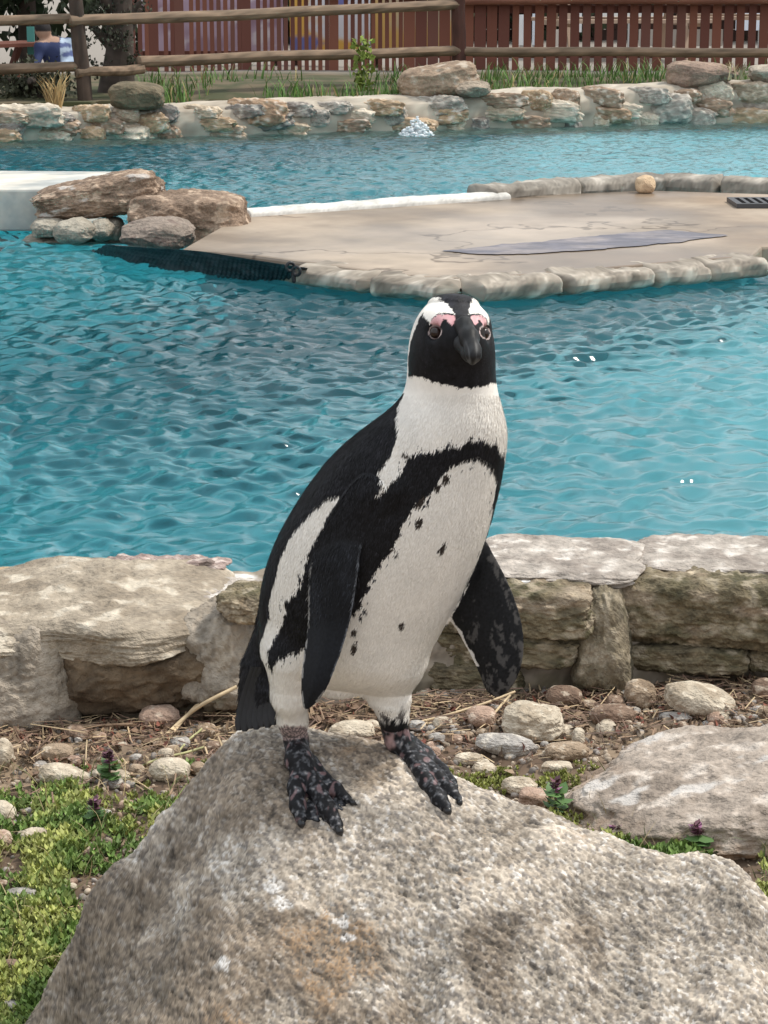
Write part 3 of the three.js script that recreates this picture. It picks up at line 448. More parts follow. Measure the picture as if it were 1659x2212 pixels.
{ // dark red picket fence of a deck, behind the rail fence
  const f = thing('picket_fence', 'dark red brown picket fence with narrow gaps behind the split rail fence', 'fence', V(0, FARY, -20.3)), R = rng(31), mats = [[0.165, 0.055, 0.034], [0.20, 0.070, 0.042], [0.135, 0.044, 0.030], [0.15, 0.058, 0.042]].map((c) => PLAIN(...c, 0.8));
  const z = -20.3, top = onZ(600, -30, z).y, bot = onZ(600, 196, z).y, sc = -z / FPX / CP, geo = [0, 1, 2].map((k) => { const g = new THREE.BoxGeometry(1, top - bot, 0.025, 1, 6, 1); return g; }); let k = 0;
  const xs = []; for (let px = -200; px < 80; px += 15) xs.push([px, 10, 1]); for (let px = 288; px < 880;) { const wide = R() < 0.16; xs.push([px, wide ? 19 : 8.5, 0]); px += wide ? 26 : 14.8; } for (let px = 884; px < 2050; px += 25.5) xs.push([px, px < 1090 ? 21 + R() * 3 : 13 + R() * 6, 0]);
  for (const [px, w, low] of xs) { const p = onZ(px, low ? 200 : 84, z + (low ? 1.6 : 0)), m = piece('picket', geo[k % 3], mats[Math.floor(R() * 4)], f, k++); m.scale.set(w * sc, low ? 0.42 : 1, 1); m.position.set(p.x, low ? p.y + 0.02 : (top + bot) / 2, p.z).sub(f.position); m.rotation.z = (R() - 0.5) * 0.012; }
  for (const [a, b, y, h, d] of [[286, 2050, 190, 12, 0.05], [286, 2050, 118, 14, 0.05], [1004, 2050, 20, 16, 0.06]]) { const p = onZ(a, y, z - 0.045), q = onZ(b, y, z - 0.045), m = part('rail', new THREE.BoxGeometry(q.x - p.x, h * sc, d), mats[2], f); m.position.set((p.x + q.x) / 2, p.y, z - 0.045).sub(f.position); }
  const p = onZ(1004, 0, z + 0.08), q = onZ(2050, -4, z + 0.08), m = part('cap_rail', log(p, q, 0.075, 0.075, 4, woodTone(6, [0.30, 0.13, 0.085], [0.24, 0.10, 0.07]), 0.6).translate(0, -FARY, 20.3), woodMat, f);
  part('cap_rail', log(onZ(600, -22, z + 0.08), onZ(1004, -8, z + 0.08), 0.06, 0.07, 7, redWood, 0.6).translate(0, -FARY, 20.3), woodMat, f);
}
{ // painted boards standing behind the pickets
  const paintBoard = (x0, x1, z, tone, label) => { const a = onZ(x0, 16, z), b = onZ(x1, 108, z), w = b.x - a.x, h = a.y - b.y + 0.15, g = new THREE.BoxGeometry(w, h, 0.04, Math.ceil(w / 0.03), 24, 1); paint(g, tone); const t = thing('painted_board', label, 'board', V((a.x + b.x) / 2, FARY, z)); part('panel', g, MAT({ roughness: 0.7 }), t).position.y = (a.y + b.y) / 2 - FARY; const leg = new THREE.BoxGeometry(0.06, 0.6, 0.06); for (const s of [-1, 1]) part('leg', leg, PLAIN(0.08, 0.05, 0.04), t).position.set(s * w * 0.45, 0.2, -0.06); };
  const lilac = (x, y, z) => mix3(mix3([0.44, 0.33, 0.42], [0.29, 0.19, 0.25], sstep(-0.1, 0.2, fbm(x * 2, y * 3, 1, 3))), [0.62, 0.56, 0.60], sstep(0.1, 0.25, fbm(x * 5, y * 5, 4, 3)));
  const bright = (x, y, z) => { const n = fbm(x * 1.6 + 2, y * 2, 3, 3), m = fbm(x * 2.2, y * 2.6, 9, 3); let c = mix3([0.68, 0.69, 0.74], [0.72, 0.43, 0.09], sstep(-0.05, 0.05, n)); return mix3(c, [0.16, 0.17, 0.42], sstep(0.12, 0.2, m)); };
  paintBoard(300, 612, -20.9, lilac, 'long lilac painted board behind the pickets, left of the white and orange one');
  paintBoard(626, 800, -20.95, bright, 'white blue and orange painted board behind the pickets in the middle');
  paintBoard(808, 985, -21.0, (x, y, z) => mix3([0.62, 0.40, 0.12], [0.5, 0.42, 0.3], sstep(-0.1, 0.15, fbm(x * 2, y * 2, 7, 3))), 'orange painted board behind the pickets left of the right fence post');
}
function picnicTable(x, z, turn, label, mat) {
  const t = thing('picnic_table', label, 'table', V(x, FARY + 0.05, z), 'picnic tables behind the pickets'); t.rotation.y = turn; const plank = new THREE.BoxGeometry(1.6, 0.035, 0.13), bench = new THREE.BoxGeometry(1.6, 0.035, 0.12), leg = new THREE.BoxGeometry(0.06, 0.8, 0.05), brace = new THREE.BoxGeometry(0.05, 0.05, 1.3);
  for (let k = 0; k < 5; k++) part('plank', plank, mat, t).position.set(0, 0.68, (k - 2) * 0.145);
  for (const s of [-1, 1]) { for (let k = 0; k < 2; k++) part('bench_plank', bench, mat, t).position.set(0, 0.4, s * (0.58 + k * 0.135)); for (const e of [-1, 1]) { const m = part('leg', leg, mat, t); m.position.set(e * 0.6, 0.33, s * 0.36); m.rotation.x = s * -0.5; } const b = part('brace', brace, mat, t); b.position.set(s * 0.66, 0.37, 0); }
  return t;
}
const tablePaint = PLAIN(0.42, 0.30, 0.22, 0.6), tableRed = PLAIN(0.17, 0.06, 0.04, 0.7);
{
  const p = onZ(1335, 60, -23); picnicTable(p.x, -23, 0.15, 'pale brown picnic table behind the pickets, right of the right fence post', tablePaint);
  const q = onZ(1600, 60, -24.5); picnicTable(q.x, -24.5, -0.3, 'picnic table behind the pickets at the right edge', tablePaint);
  const r = onZ(-30, 80, -27); const pt = picnicTable(r.x, -27, 0.9, 'dark red picnic table behind the left part of the rail fence', tableRed); pt.position.y = groundY(r.x, -27); pt.scale.setScalar(1.22);
}
{ // white boards far behind the pickets
  const wb = (x0, y0, x1, y1, z, label, c = [0.78, 0.8, 0.82], name = 'white_board') => { const a = onZ(x0, y0, z), b = onZ(x1, y1, z), t = thing(name, label, 'board', V((a.x + b.x) / 2, FARY, z)), g = new THREE.BoxGeometry(b.x - a.x, a.y - b.y, 0.03); part('panel', g, PLAIN(...c, 0.5), t).position.y = (a.y + b.y) / 2 - FARY; const gy = groundY((a.x + b.x) / 2, z) - FARY, h = Math.max(0.05, b.y - FARY - gy + 0.02); part('leg', new THREE.BoxGeometry(0.05, h, 0.05), PLAIN(0.5, 0.5, 0.5), t).position.set(0, gy + h / 2, -0.05); };
  wb(1118, 32, 1138, 98, -24, 'narrow white upright board seen between pickets, right of the right fence post');
  wb(1150, 30, 1162, 98, -24.1, 'slim white post like board next to the narrow white one', [0.7, 0.76, 0.85]);
  wb(1232, 28, 1256, 70, -24.4, 'small white board seen through the pickets left of the pale picnic table');
  wb(1590, 26, 1700, 66, -26.2, 'white board behind the picnic table at the right edge', [0.74, 0.79, 0.9]);
  wb(1285, 26, 1440, 40, -26.0, 'long white band behind the pale brown picnic table', [0.72, 0.72, 0.7]);
  wb(58, 58, 76, 118, -27.5, 'teal upright panel beside the person in blue', [0.10, 0.42, 0.38], 'teal_panel');
  for (const [a, b, k] of [[1196, 1240, 0], [1380, 1470, 1], [1480, 1560, 2]]) wb(a, 64, b, 100, -24.9, ['pale low board behind the pickets left of the pale picnic table', 'pale low board behind the right half of the pale picnic table', 'pale low board between the two pale picnic tables'][k], [0.55, 0.5, 0.45], 'pale_board');
}
{ // person in blue, bent over beside the red table
  const c = onZ(118, 95, -26), w = (dx, dy, dz = 0) => [dx, dy, dz], Y = FARY + 0.1;
  const J = { hip: w(0.10, 0.42, -0.05), chest: w(-0.02, 0.80, 0.05), neck: w(-0.10, 0.93, 0.08), head: w(-0.14, 1.04, 0.12), sl: w(-0.16, 0.84, 0.18), sr: w(0.12, 0.86, -0.08), el: w(-0.22, 0.62, 0.30), er: w(0.2, 0.66, 0.1), hl: w(-0.40, 0.60, 0.34), hr: w(-0.05, 0.58, 0.34), kl: w(-0.22, 0.45, 0.35), kr: w(0.05, 0.45, 0.40), fl: w(-0.22, 0.03, 0.32), fr: w(0.05, 0.03, 0.36), tl: w(-0.27, 0.02, 0.46), tr: w(0.03, 0.02, 0.5) };
  const F = (x, y, z) => { const p = [x, y, z]; let d = capsule(p, J.hip, J.chest, 0.15, 0.17); const B = [['chest', 'neck', 0.1, 0.055], ['sl', 'sr', 0.085, 0.085], ['sl', 'el', 0.06, 0.048], ['el', 'hl', 0.045, 0.032], ['sr', 'er', 0.06, 0.048], ['er', 'hr', 0.045, 0.032], ['hip', 'kl', 0.095, 0.07], ['hip', 'kr', 0.095, 0.07], ['kl', 'fl', 0.065, 0.045], ['kr', 'fr', 0.065, 0.045], ['fl', 'tl', 0.045, 0.035], ['fr', 'tr', 0.045, 0.035]]; for (const [a, b, r, s] of B) d = smin(d, capsule(p, J[a], J[b], r, s), 0.04); return smin(d, Math.hypot((x - J.head[0]) / 0.9, y - J.head[1], z - J.head[2]) - 0.105, 0.05); };
  const g = isoSurface(F, [-0.6, -0.1, -0.4], [0.5, 1.25, 0.75], 0.017); const shirt = tileNoise(3, 8);
  paint(g, (x, y, z) => y > 0.9 && x < 0.05 ? (y > 1.03 || z < J.head[2] - 0.02 ? [0.02, 0.017, 0.018] : [0.42, 0.27, 0.2]) : y < 0.5 && z > 0 ? [0.05, 0.06, 0.10] : Math.hypot(x - J.hl[0], y - J.hl[1]) < 0.12 ? [0.42, 0.27, 0.2] : x > 0.06 ? mix3([0.45, 0.55, 0.68], [0.10, 0.13, 0.28], sstep(-0.02, 0.04, Math.sin(y * 60) * 0.05 + noise(x * 12, y * 12, z * 12) * 0.1)) : [0.035, 0.05, 0.13]);
  const t = thing('person', 'person with dark hair in a blue patterned shirt bent forward behind the rail fence', 'person', V(c.x + 0.03, groundY(c.x, -26), -26)); part('body', g, MAT({ roughness: 0.9 }), t);
  const seat = thing('stool', 'low dark stool under the person in blue', 'stool', V(c.x + 0.10, groundY(c.x, -26), -26.08)); part('seat', new THREE.CylinderGeometry(0.2, 0.19, 0.05, 20), tableRed, seat).position.y = 0.27; for (let k = 0; k < 3; k++) part('leg', new THREE.CylinderGeometry(0.02, 0.02, 0.55, 8), tableRed, seat).position.set(Math.cos(k * 2.1) * 0.14, 0, Math.sin(k * 2.1) * 0.14);
}
// trees and hedge: trunk, and a crown of many leaf-sized faces
const leafGeo = (() => { const p = [0, 0, 0, 0.5, 0.42, 0.1, 0, 1, 0, -0.5, 0.42, 0.1]; return geom(p, [0, 1, 2, 0, 2, 3]); })();
function tree(px, z, h, w, seed, tone, label, n = 9000, low = 0.12) {
  const p = onZ(px, 100, z), t = thing('tree', label, 'tree', V(p.x, groundY(p.x, z), z), null), R = rng(seed), tw = woodTone(seed, [0.07, 0.05, 0.04], [0.04, 0.03, 0.022]);
  const limbs = [log(V(0, -0.2, 0), V(0.1, h * 0.7, 0), 0.16, 0.05, seed, tw)]; for (let k = 0; k < 9; k++) { const a = R() * 6.28, y = h * (0.18 + R() * 0.45); limbs.push(log(V(0, y, 0), V(Math.cos(a) * w * 0.4, y + h * 0.2, Math.sin(a) * w * 0.4), 0.05, 0.015, seed + k, tw)); } part('trunk', mergeGeometries(limbs), woodMat, t);
  const clumps = []; for (let k = 0; k < 46; k++) { const a = R() * 6.28, v = R(), r = w * 0.5 * Math.sqrt(R()) * Math.sin(Math.PI * (0.12 + v * 0.82)); clumps.push([Math.cos(a) * r, h * (low + (1 - low) * v), Math.sin(a) * r, w * (0.10 + R() * 0.10)]); }
  const m = new THREE.InstancedMesh(leafGeo, new THREE.MeshStandardMaterial({ roughness: 0.8, side: THREE.DoubleSide }), n), M = new THREE.Matrix4(), q = new THREE.Quaternion(), e = new THREE.Euler(), c = new THREE.Color(); m.name = 'crown';
  for (let i = 0; i < n; i++) { const k = clumps[Math.floor(R() * clumps.length)], a = R() * 6.28, b = Math.acos(2 * R() - 1), r = k[3] * Math.cbrt(R()) * 1.15, s = Math.min(1.9, w / 2.4) * (0.07 + R() * 0.09); M.compose(V(k[0] + r * Math.sin(b) * Math.cos(a), k[1] + r * Math.cos(b), k[2] + r * Math.sin(b) * Math.sin(a)), q.setFromEuler(e.set(R() * 6.28, R() * 6.28, R() * 6.28)), V(s, s, s)); m.setMatrixAt(i, M); const f = 0.6 + R() * 0.8; m.setColorAt(i, c.setRGB(tone[0] * f, tone[1] * f, tone[2] * f)); }
  t.add(stuff(m)); return t;
}
tree(-330, -34, 16.0, 7.5, 601, [0.03, 0.055, 0.02], 'dark evergreen tree beyond the fence at the left edge', 22000, 0.1);
tree(60, -37, 16.0, 7.0, 602, [0.028, 0.05, 0.02], 'dark evergreen tree behind the person in blue', 22000, 0.1);
tree(-900, -24, 13.0, 7.5, 609, [0.03, 0.052, 0.02], 'dark evergreen tree far beyond the left edge behind the pool', 20000, 0.08);
{ const t = tree(245, -17.0, 1.25, 0.55, 603, [0.045, 0.050, 0.030], 'dark twiggy bush just right of the left fence post', 2600, 0.0); t.name = numbered('bush'); t.userData.category = 'bush'; const u = tree(70, -16.6, 0.16, 0.7, 608, [0.05, 0.055, 0.03], 'low dark bush under the rails left of the left fence post', 1500, 0.0); u.name = numbered('bush'); u.userData.category = 'bush'; }
for (const [px, z, label] of [[420, -27, 'low dark shrub behind the lilac painted board'], [640, -28, 'low dark shrub behind the gap between the painted boards'], [860, -28, 'low dark shrub behind the orange painted board'], [1180, -29, 'low dark shrub behind the narrow white boards'], [1500, -29.5, 'low dark shrub between the two pale picnic tables'], [1760, -29, 'low dark shrub beyond the right edge behind the tables']]) { const t = tree(px, z, 1.5, 2.6, 600 + px, [0.035, 0.05, 0.022], label, 3000, 0.0); t.name = numbered('shrub'); t.userData.category = 'shrub'; }
{ // a low dark timber screen behind the tables
  const t = thing('timber_screen', 'low dark brown board screen behind the tables on the right', 'screen', V(2.6, FARY, -29)); const m = [PLAIN(0.07, 0.035, 0.025), PLAIN(0.09, 0.045, 0.03), PLAIN(0.06, 0.03, 0.022)], b = new THREE.BoxGeometry(9, 0.2, 0.05), R = rng(5);
  for (let k = 0; k < 6; k++) { const q = part('board', b, m[Math.floor(R() * 3)], t); q.position.set(0, 0.1 + k * 0.205, (k % 2) * 0.01); } for (let k = 0; k < 5; k++) part('post', new THREE.BoxGeometry(0.1, 1.35, 0.1), m[2], t).position.set(-4.4 + k * 2.2, 0.6, -0.09);
}
// far grass, weeds
const bladeGeo = (() => { const p = []; for (let k = 0; k < 4; k++) { const y = k / 4, w = 0.5 * (1 - y * 0.8); p.push(-w, y, y * y * 0.35, w, y, y * y * 0.35); } p.push(0, 1, 0.5); return geom(p, [0, 1, 3, 0, 3, 2, 2, 3, 5, 2, 5, 4, 4, 5, 7, 4, 7, 6, 6, 7, 8]); })();
function blades(name, n, put, label, mat, geo = bladeGeo) {
  const m = new THREE.InstancedMesh(geo, mat ?? new THREE.MeshPhysicalMaterial({ roughness: 0.7, side: THREE.DoubleSide }), n), M = new THREE.Matrix4(), q = new THREE.Quaternion(), e = new THREE.Euler(), c = new THREE.Color(); let k = 0; m.name = numbered(name);
  for (let i = 0; i < n; i++) { const r = put(i); if (!r) continue; M.compose(r.p, q.setFromEuler(e.set(...r.e)), r.s); m.setMatrixAt(k, M); m.setColorAt(k, c.setRGB(...r.c)); k++; } m.count = k; scene.add(m); return stuff(m, label);
}
{
  const R = rng(88);
  blades('grass', 7000, () => { const x = (R() * 2 - 1) * 5.5, d = 0.25 + R() * R() * 2.6, z = farEdge(x) - d, g = noise(x * 1.1, 3, z) + (x > -0.3 ? 0.15 : -0.05) + (x < -1.9 ? -0.3 : 0); if (g < -0.12 + R() * 0.25) return null; const h = 0.05 + R() * 0.14, f = 0.6 + R() * 0.8, dry = R() < 0.12; return { p: V(x, groundY(x, z) - 0.02, z), e: [(R() - 0.5) * 0.5, R() * 6.28, (R() - 0.5) * 0.6], s: V(0.016, h, h), c: dry ? [0.3 * f, 0.24 * f, 0.1 * f] : [0.085 * f, 0.17 * f, 0.032 * f] }; }, 'bright green grass along the top of the far pool wall');
  const clump = (name, px, py, z, n, h, w, col, label, cat) => { const p = onZ(px, py, z), t = thing(name, label, cat, p), gs = [], q = new THREE.Matrix4(), Rr = rng(n + px); for (let i = 0; i < n; i++) { const hh = h * (0.5 + Rr() * 0.5), g = bladeGeo.clone().applyMatrix4(new THREE.Matrix4().compose(V((Rr() - 0.5) * w * 0.4, 0, (Rr() - 0.5) * w * 0.4), new THREE.Quaternion().setFromEuler(new THREE.Euler((Rr() - 0.5) * 0.6, Rr() * 6.28, (Rr() - 0.5) * 0.7)), V(0.018, hh, hh * 0.8))); const f = 0.6 + Rr() * 0.7; gs.push(paint(g, () => mul3(col, f))); } part('stalks', mergeGeometries(gs), MAT({ side: THREE.DoubleSide }), t); return t; };
  clump('dry_grass', 118, 238, -15.9, 70, 0.30, 0.22, [0.46, 0.33, 0.16], 'clump of dry yellow grass left of the left fence post', 'grass');
  clump('dry_grass', 1575, 172, -17.5, 60, 0.16, 0.5, [0.42, 0.34, 0.2], 'low dry grass between the two boulders at the right end of the far wall', 'grass');
  const weed = thing('weed', 'tall yellow green leafy weed against the picket fence left of the tan boulder', 'weed', onZ(786, 205, -17.4)), Rw = rng(14), L = []; for (let i = 0; i < 150; i++) { const y = Rw() * 0.42, s = 0.03 + Rw() * 0.035, f = 0.7 + Rw() * 0.6; L.push(paint(leafGeo.clone().applyMatrix4(new THREE.Matrix4().compose(V((Rw() - 0.5) * 0.14, y, (Rw() - 0.5) * 0.12), new THREE.Quaternion().setFromEuler(new THREE.Euler(Rw() * 6.28, Rw() * 6.28, Rw() * 3)), V(s, s, s))), () => [0.20 * f, 0.26 * f, 0.05 * f])); } part('leaves', mergeGeometries(L), MAT({ side: THREE.DoubleSide }), weed); part('stem', new THREE.CylinderGeometry(0.006, 0.01, 0.42, 6).translate(0, 0.21, 0), PLAIN(0.1, 0.15, 0.04), weed);
}
{ // bubbling water jet in the far basin
  const p = onY(900, 293, WATER), R = rng(66), gs = []; for (let i = 0; i < 260; i++) { const u = R() * R(), a = R() * 6.28, r = (1 - u) * 0.14 * Math.sqrt(R()), s = 0.004 + R() * R() * 0.016 * (1 - u * 0.5); gs.push(stoneGeo(700 + i, { detail: 1, sx: s * 1.3, sy: s, sz: s, lump: 0.4, cuts: 0 }).translate(Math.cos(a) * r, u * 0.14, Math.sin(a) * r)); }
  const m = part('water_jet', mergeGeometries(gs), new THREE.MeshPhysicalMaterial({ color: new THREE.Color().setRGB(0.82, 0.86, 0.88), roughness: 0.3, transmission: 0.25, thickness: 0 })); m.position.copy(p); tag(m, 'white bubbling water jet in front of the far wall', 'water jet');
}
const ROCKMARKS = [[590, 1915, 0.016], [606, 1950, 0.014], [742, 1990, 0.014], [752, 2020, 0.012], [480, 2080, 0.012]];

// ---------------------------------------------------------------- the granite boulder in the foreground
const ridge = [[-420, 2380, -2.30], [-150, 2330, -2.34], [0, 2262, -2.39], [60, 2212, -2.41], [130, 2085, -2.44], [168, 1992, -2.47], [195, 1922, -2.49], [236, 1872, -2.51], [300, 1838, -2.53], [322, 1795, -2.55], [400, 1708, -2.59], [450, 1640, -2.62], [505, 1588, -2.64], [562, 1568, -2.65], [640, 1572, -2.65], [740, 1590, -2.64], [840, 1612, -2.62], [910, 1640, -2.60], [985, 1684, -2.57], [1100, 1730, -2.54], [1180, 1755, -2.52], [1236, 1782, -2.51], [1300, 1806, -2.50], [1380, 1830, -2.48], [1450, 1854, -2.47], [1530, 1850, -2.46], [1592, 1866, -2.45], [1628, 1902, -2.44], [1664, 1950, -2.43], [1720, 2040, -2.41], [1800, 2210, -2.38], [1900, 2330, -2.34]].map(([a, b, z]) => { const p = onZ(a, b, z); return [p.x, p.y, z]; }).sort((a, b) => a[0] - b[0]);
const ridgeY = ridge.map((r) => [r[0], r[1]]), ridgeZ = ridge.map((r) => [r[0], r[2]]);
const RD = 0.05, R0 = RD * 0.62 / Math.sqrt(1 - 0.62 * 0.62 * 0.72);
function profile(k) { const q = k + 0.031; return -0.55 * q + 1.05 * Math.sqrt(q * q + RD * RD) - 0.0446 + (k > 0 ? 0.95 * k * k : 0); }
const softY = (x) => (pw(ridgeY, x) * 2 + pw(ridgeY, x - 0.008) + pw(ridgeY, x + 0.008)) / 4;
function rockY(x, z) {
  const k = z - pw(ridgeZ, x), hollow = Math.exp(-(((x - 0.035 - k * 0.02) / 0.035) ** 2)) * sstep(0.14, 0.30, k), shelf = 0.02 * Math.exp(-(((x + 0.12 + k * 0.22) / 0.07) ** 2)) * sstep(0.02, 0.12, k);
  const edge = x + 0.125 + 0.46 * Math.max(0, k), facet = 0.55 * Math.max(0, -edge - 0.01) * sstep(0, 0.10, k) + 0.10 * Math.max(0, edge - 0.30) * sstep(0, 0.1, k);
  return softY(x) - profile(k) - facet + 0.018 * fbm(x * 5 + 3, 1.5, z * 5, 3) * sstep(0, 0.08, Math.abs(k)) - 0.028 * hollow + shelf;
}
const rockMarks = ROCKMARKS.map(([a, b, r]) => { const d = sight(a, b); let k = 2; while (k < 3.2 && EYE + d.y * k > rockY(d.x * k, d.z * k)) k += 0.002; return [d.clone().multiplyScalar(k).add(V(0, EYE, 0)), [0.74, 0.72, 0.70], r]; });
{
  const nu = 900, nv = 400, kb = -0.22, kf = 0.42, along = [[0, ridge[0][0]]]; for (let i = 1, s = 0; i < ridge.length; i++) { s += Math.hypot(ridge[i][0] - ridge[i - 1][0], ridge[i][1] - ridge[i - 1][1]); along.push([s, ridge[i][0]]); }
  const [pos, idx] = grid(nu, nv, (i, j) => { const x = pw(along, along[along.length - 1][0] * i / nu), k = lerp(kb, kf, 1 - j / nv), z = pw(ridgeZ, x) + k; return [x, rockY(x, z), z]; });
  for (let i = 0; i < idx.length; i += 3) { const q = idx[i]; idx[i] = idx[i + 1]; idx[i + 1] = q; }
  let g = geom(pos, idx); if (g.attributes.normal.getY(nu * 200 + 300) < 0) { for (let i = 0; i < idx.length; i += 3) { const q = idx[i]; idx[i] = idx[i + 1]; idx[i + 1] = q; } g = geom(pos, idx); }
  const N = g.attributes.normal, P = g.attributes.position, C = new Float32Array(P.count * 3), ca = Math.cos(0.9), sa = Math.sin(0.9);
  for (let i = 0; i < P.count; i++) {
    const x = P.getX(i), y = P.getY(i), z = P.getZ(i), a = (x * ca - (y - z * 0.6) * sa), b = (x * sa + (y - z * 0.6) * ca);
    const [d1, d2, id] = cell(a * 150, b * 260, z * 120), edge = d2 - d1, big = fbm(x * 9, y * 9, z * 9, 4), pit = sstep(0.34, 0.5, noise(a * 88 + 4, b * 140, z * 80)), f = noise(a * 400, b * 520, z * 400), medium = fbm(a * 26, b * 34, z * 26, 3);
    const fine = fbm(a * 150, b * 240, z * 130, 3), chip = Math.abs(noise(a * 34, b * 60, z * 40)), h = 0.0009 * clamp(edge * 1.6) + 0.0030 * fine - 0.0014 * pit - 0.004 * (0.3 - chip) * (chip < 0.3 ? 1 : 0) + 0.006 * medium + 0.012 * big + 0.0006 * f;
    P.setXYZ(i, x + N.getX(i) * h, y + N.getY(i) * h, z + N.getZ(i) * h);
    const v = PERM[id + 3] / 255; let c = mix3([0.29, 0.24, 0.19], [0.53, 0.46, 0.38], v);
    c = mix3(c, [0.21, 0.185, 0.165], sstep(0.72, 0.80, PERM[id + 40] / 255) * 0.8); c = mix3(c, [0.66, 0.62, 0.575], sstep(0.86, 0.9, PERM[id + 90] / 255) * 0.7);
    c = mul3(c, clamp(1 + 0.5 * f + 0.6 * fine + 0.85 * big + 0.6 * medium, 0.35, 1.6));
    const dirtShade = sstep(-0.02, 0.3, fbm(x * 7 + 30, y * 7, z * 7, 5) * 1.5 + 0.14 - 0.35 * clamp((x + 0.02) * 3, -0.6, 1) + 0.3 * Math.exp(-(((x - 0.03) / 0.03) ** 2 + ((y - 0.06) / 0.06) ** 2))); c = mix3(c, [c[0] * 0.52, c[1] * 0.48, c[2] * 0.44], dirtShade * 0.9);  // dirt patches, plus painted shade over the left side and in the hollow
    const rust = sstep(0.03, 0.2, fbm(x * 11 + 7, y * 11, z * 11, 4) + 0.34 * Math.exp(-(((x + 0.075) / 0.15) ** 2 + ((y - 0.075) / 0.075) ** 2)) - 0.24); c = mix3(c, mul3([0.34, 0.225, 0.135], 0.6 + v * 0.8), rust * clamp(0.25 + 1.2 * f + 1.5 * fine + 1.2 * medium));
    c = mix3(c, mul3(c, 0.45), pit * 0.45);
    for (const [px, py, r] of rockMarks) { const q = Math.hypot(x - px.x, y - px.y, z - px.z) + 0.012 * noise(x * 90, y * 90, z * 90) + 0.007 * fine; c = mix3(c, py, sstep(r * 0.8, r * 0.45, q) * clamp(0.6 + f + fine)); }
    C[i * 3] = c[0]; C[i * 3 + 1] = c[1]; C[i * 3 + 2] = c[2];
  }
  g.setAttribute('color', new THREE.BufferAttribute(C, 3)); g.computeVertexNormals();
  const m = part('boulder', g, stoneMat); tag(m, 'big rough granite boulder in the foreground with the penguin standing on it', 'boulder');
}
function hitRock(px, py) { const d = sight(px, py); let a = 2; for (; a < 3.2; a += 0.004) if (EYE + d.y * a < rockY(d.x * a, d.z * a)) break; let lo = a - 0.004, hi = a; for (let i = 0; i < 20; i++) { const m = (lo + hi) / 2; if (EYE + d.y * m < rockY(d.x * m, d.z * m)) hi = m; else lo = m; } return hi; }

// ---------------------------------------------------------------- the penguin, modelled in axes turned like the camera (x right, y up, z towards it)
const pin = (px, py, d) => [(px - 829.5) / FPX * d, (1106 - py) / FPX * d, -d];
// body sections, tail end to crown: left edge, right edge, distance
const sections = [[598, 1478, 838, 1508, 2.735, 0.8], [572, 1420, 896, 1485, 2.72, 0.86], [556, 1335, 930, 1402, 2.70, 0.88], [566, 1248, 970, 1338, 2.68, 0.9], [594, 1168, 1010, 1262, 2.655, 0.9], [640, 1086, 1047, 1177, 2.63, 0.91], [700, 1000, 1075, 1077, 2.605, 0.92], [758, 944, 1093, 986, 2.58, 0.93], [824, 898, 1097, 926, 2.56, 0.95], [872, 858, 1082, 876, 2.545, 1.0], [880, 812, 1070, 825, 2.53, 1.06], [880, 770, 1071, 780, 2.523, 1.15], [885, 722, 1068, 728, 2.52, 1.18], [902, 678, 1053, 684, 2.52, 1.2], [928, 652, 1032, 656, 2.52, 1.2]].map(([a, b, c, e, d, ratio]) => { const l = pin(a, b, d), r = pin(c, e, d), u = [(r[0] - l[0]) / 2, (r[1] - l[1]) / 2], A = Math.hypot(...u); return { c: [(l[0] + r[0]) / 2, (l[1] + r[1]) / 2, -d], u: [u[0] / A, u[1] / A], A, ratio }; });
const SN = 360, spine = [];
for (let i = 0; i <= SN; i++) { // uniform cubic B-spline with interpolating ends keeps the flanks free of creases
  const t = i / SN * (sections.length - 1), k = Math.min(sections.length - 2, Math.floor(t)), f = t - k, s = [-1, 0, 1, 2].map((o) => sections[clamp(k + o, 0, sections.length - 1)]), w = [(1 - f) ** 3 / 6, (3 * f ** 3 - 6 * f * f + 4) / 6, (-3 * f ** 3 + 3 * f * f + 3 * f + 1) / 6, f ** 3 / 6], g = (fn) => s.reduce((q, e, j) => q + w[j] * fn(e), 0);
  const u = [g((q) => q.u[0]), g((q) => q.u[1])], l = Math.hypot(...u), A = g((q) => q.A);
  const close = t < 1.35 ? Math.sqrt(1 - 0.84 * (1 - t / 1.35) ** 2) : 1;
  spine.push({ t, cx: g((q) => q.c[0]), cy: g((q) => q.c[1]), cz: g((q) => q.c[2]), ux: u[0] / l, uy: u[1] / l, A: A * close, B: A * close * g((q) => q.ratio) });
}
const bodyAt = { t: 0, th: 0 };
const planeOf = (i, x, y) => { const s = spine[i]; return -(x - s.cx) * s.uy + (y - s.cy) * s.ux; }; // how far above section i, along the body
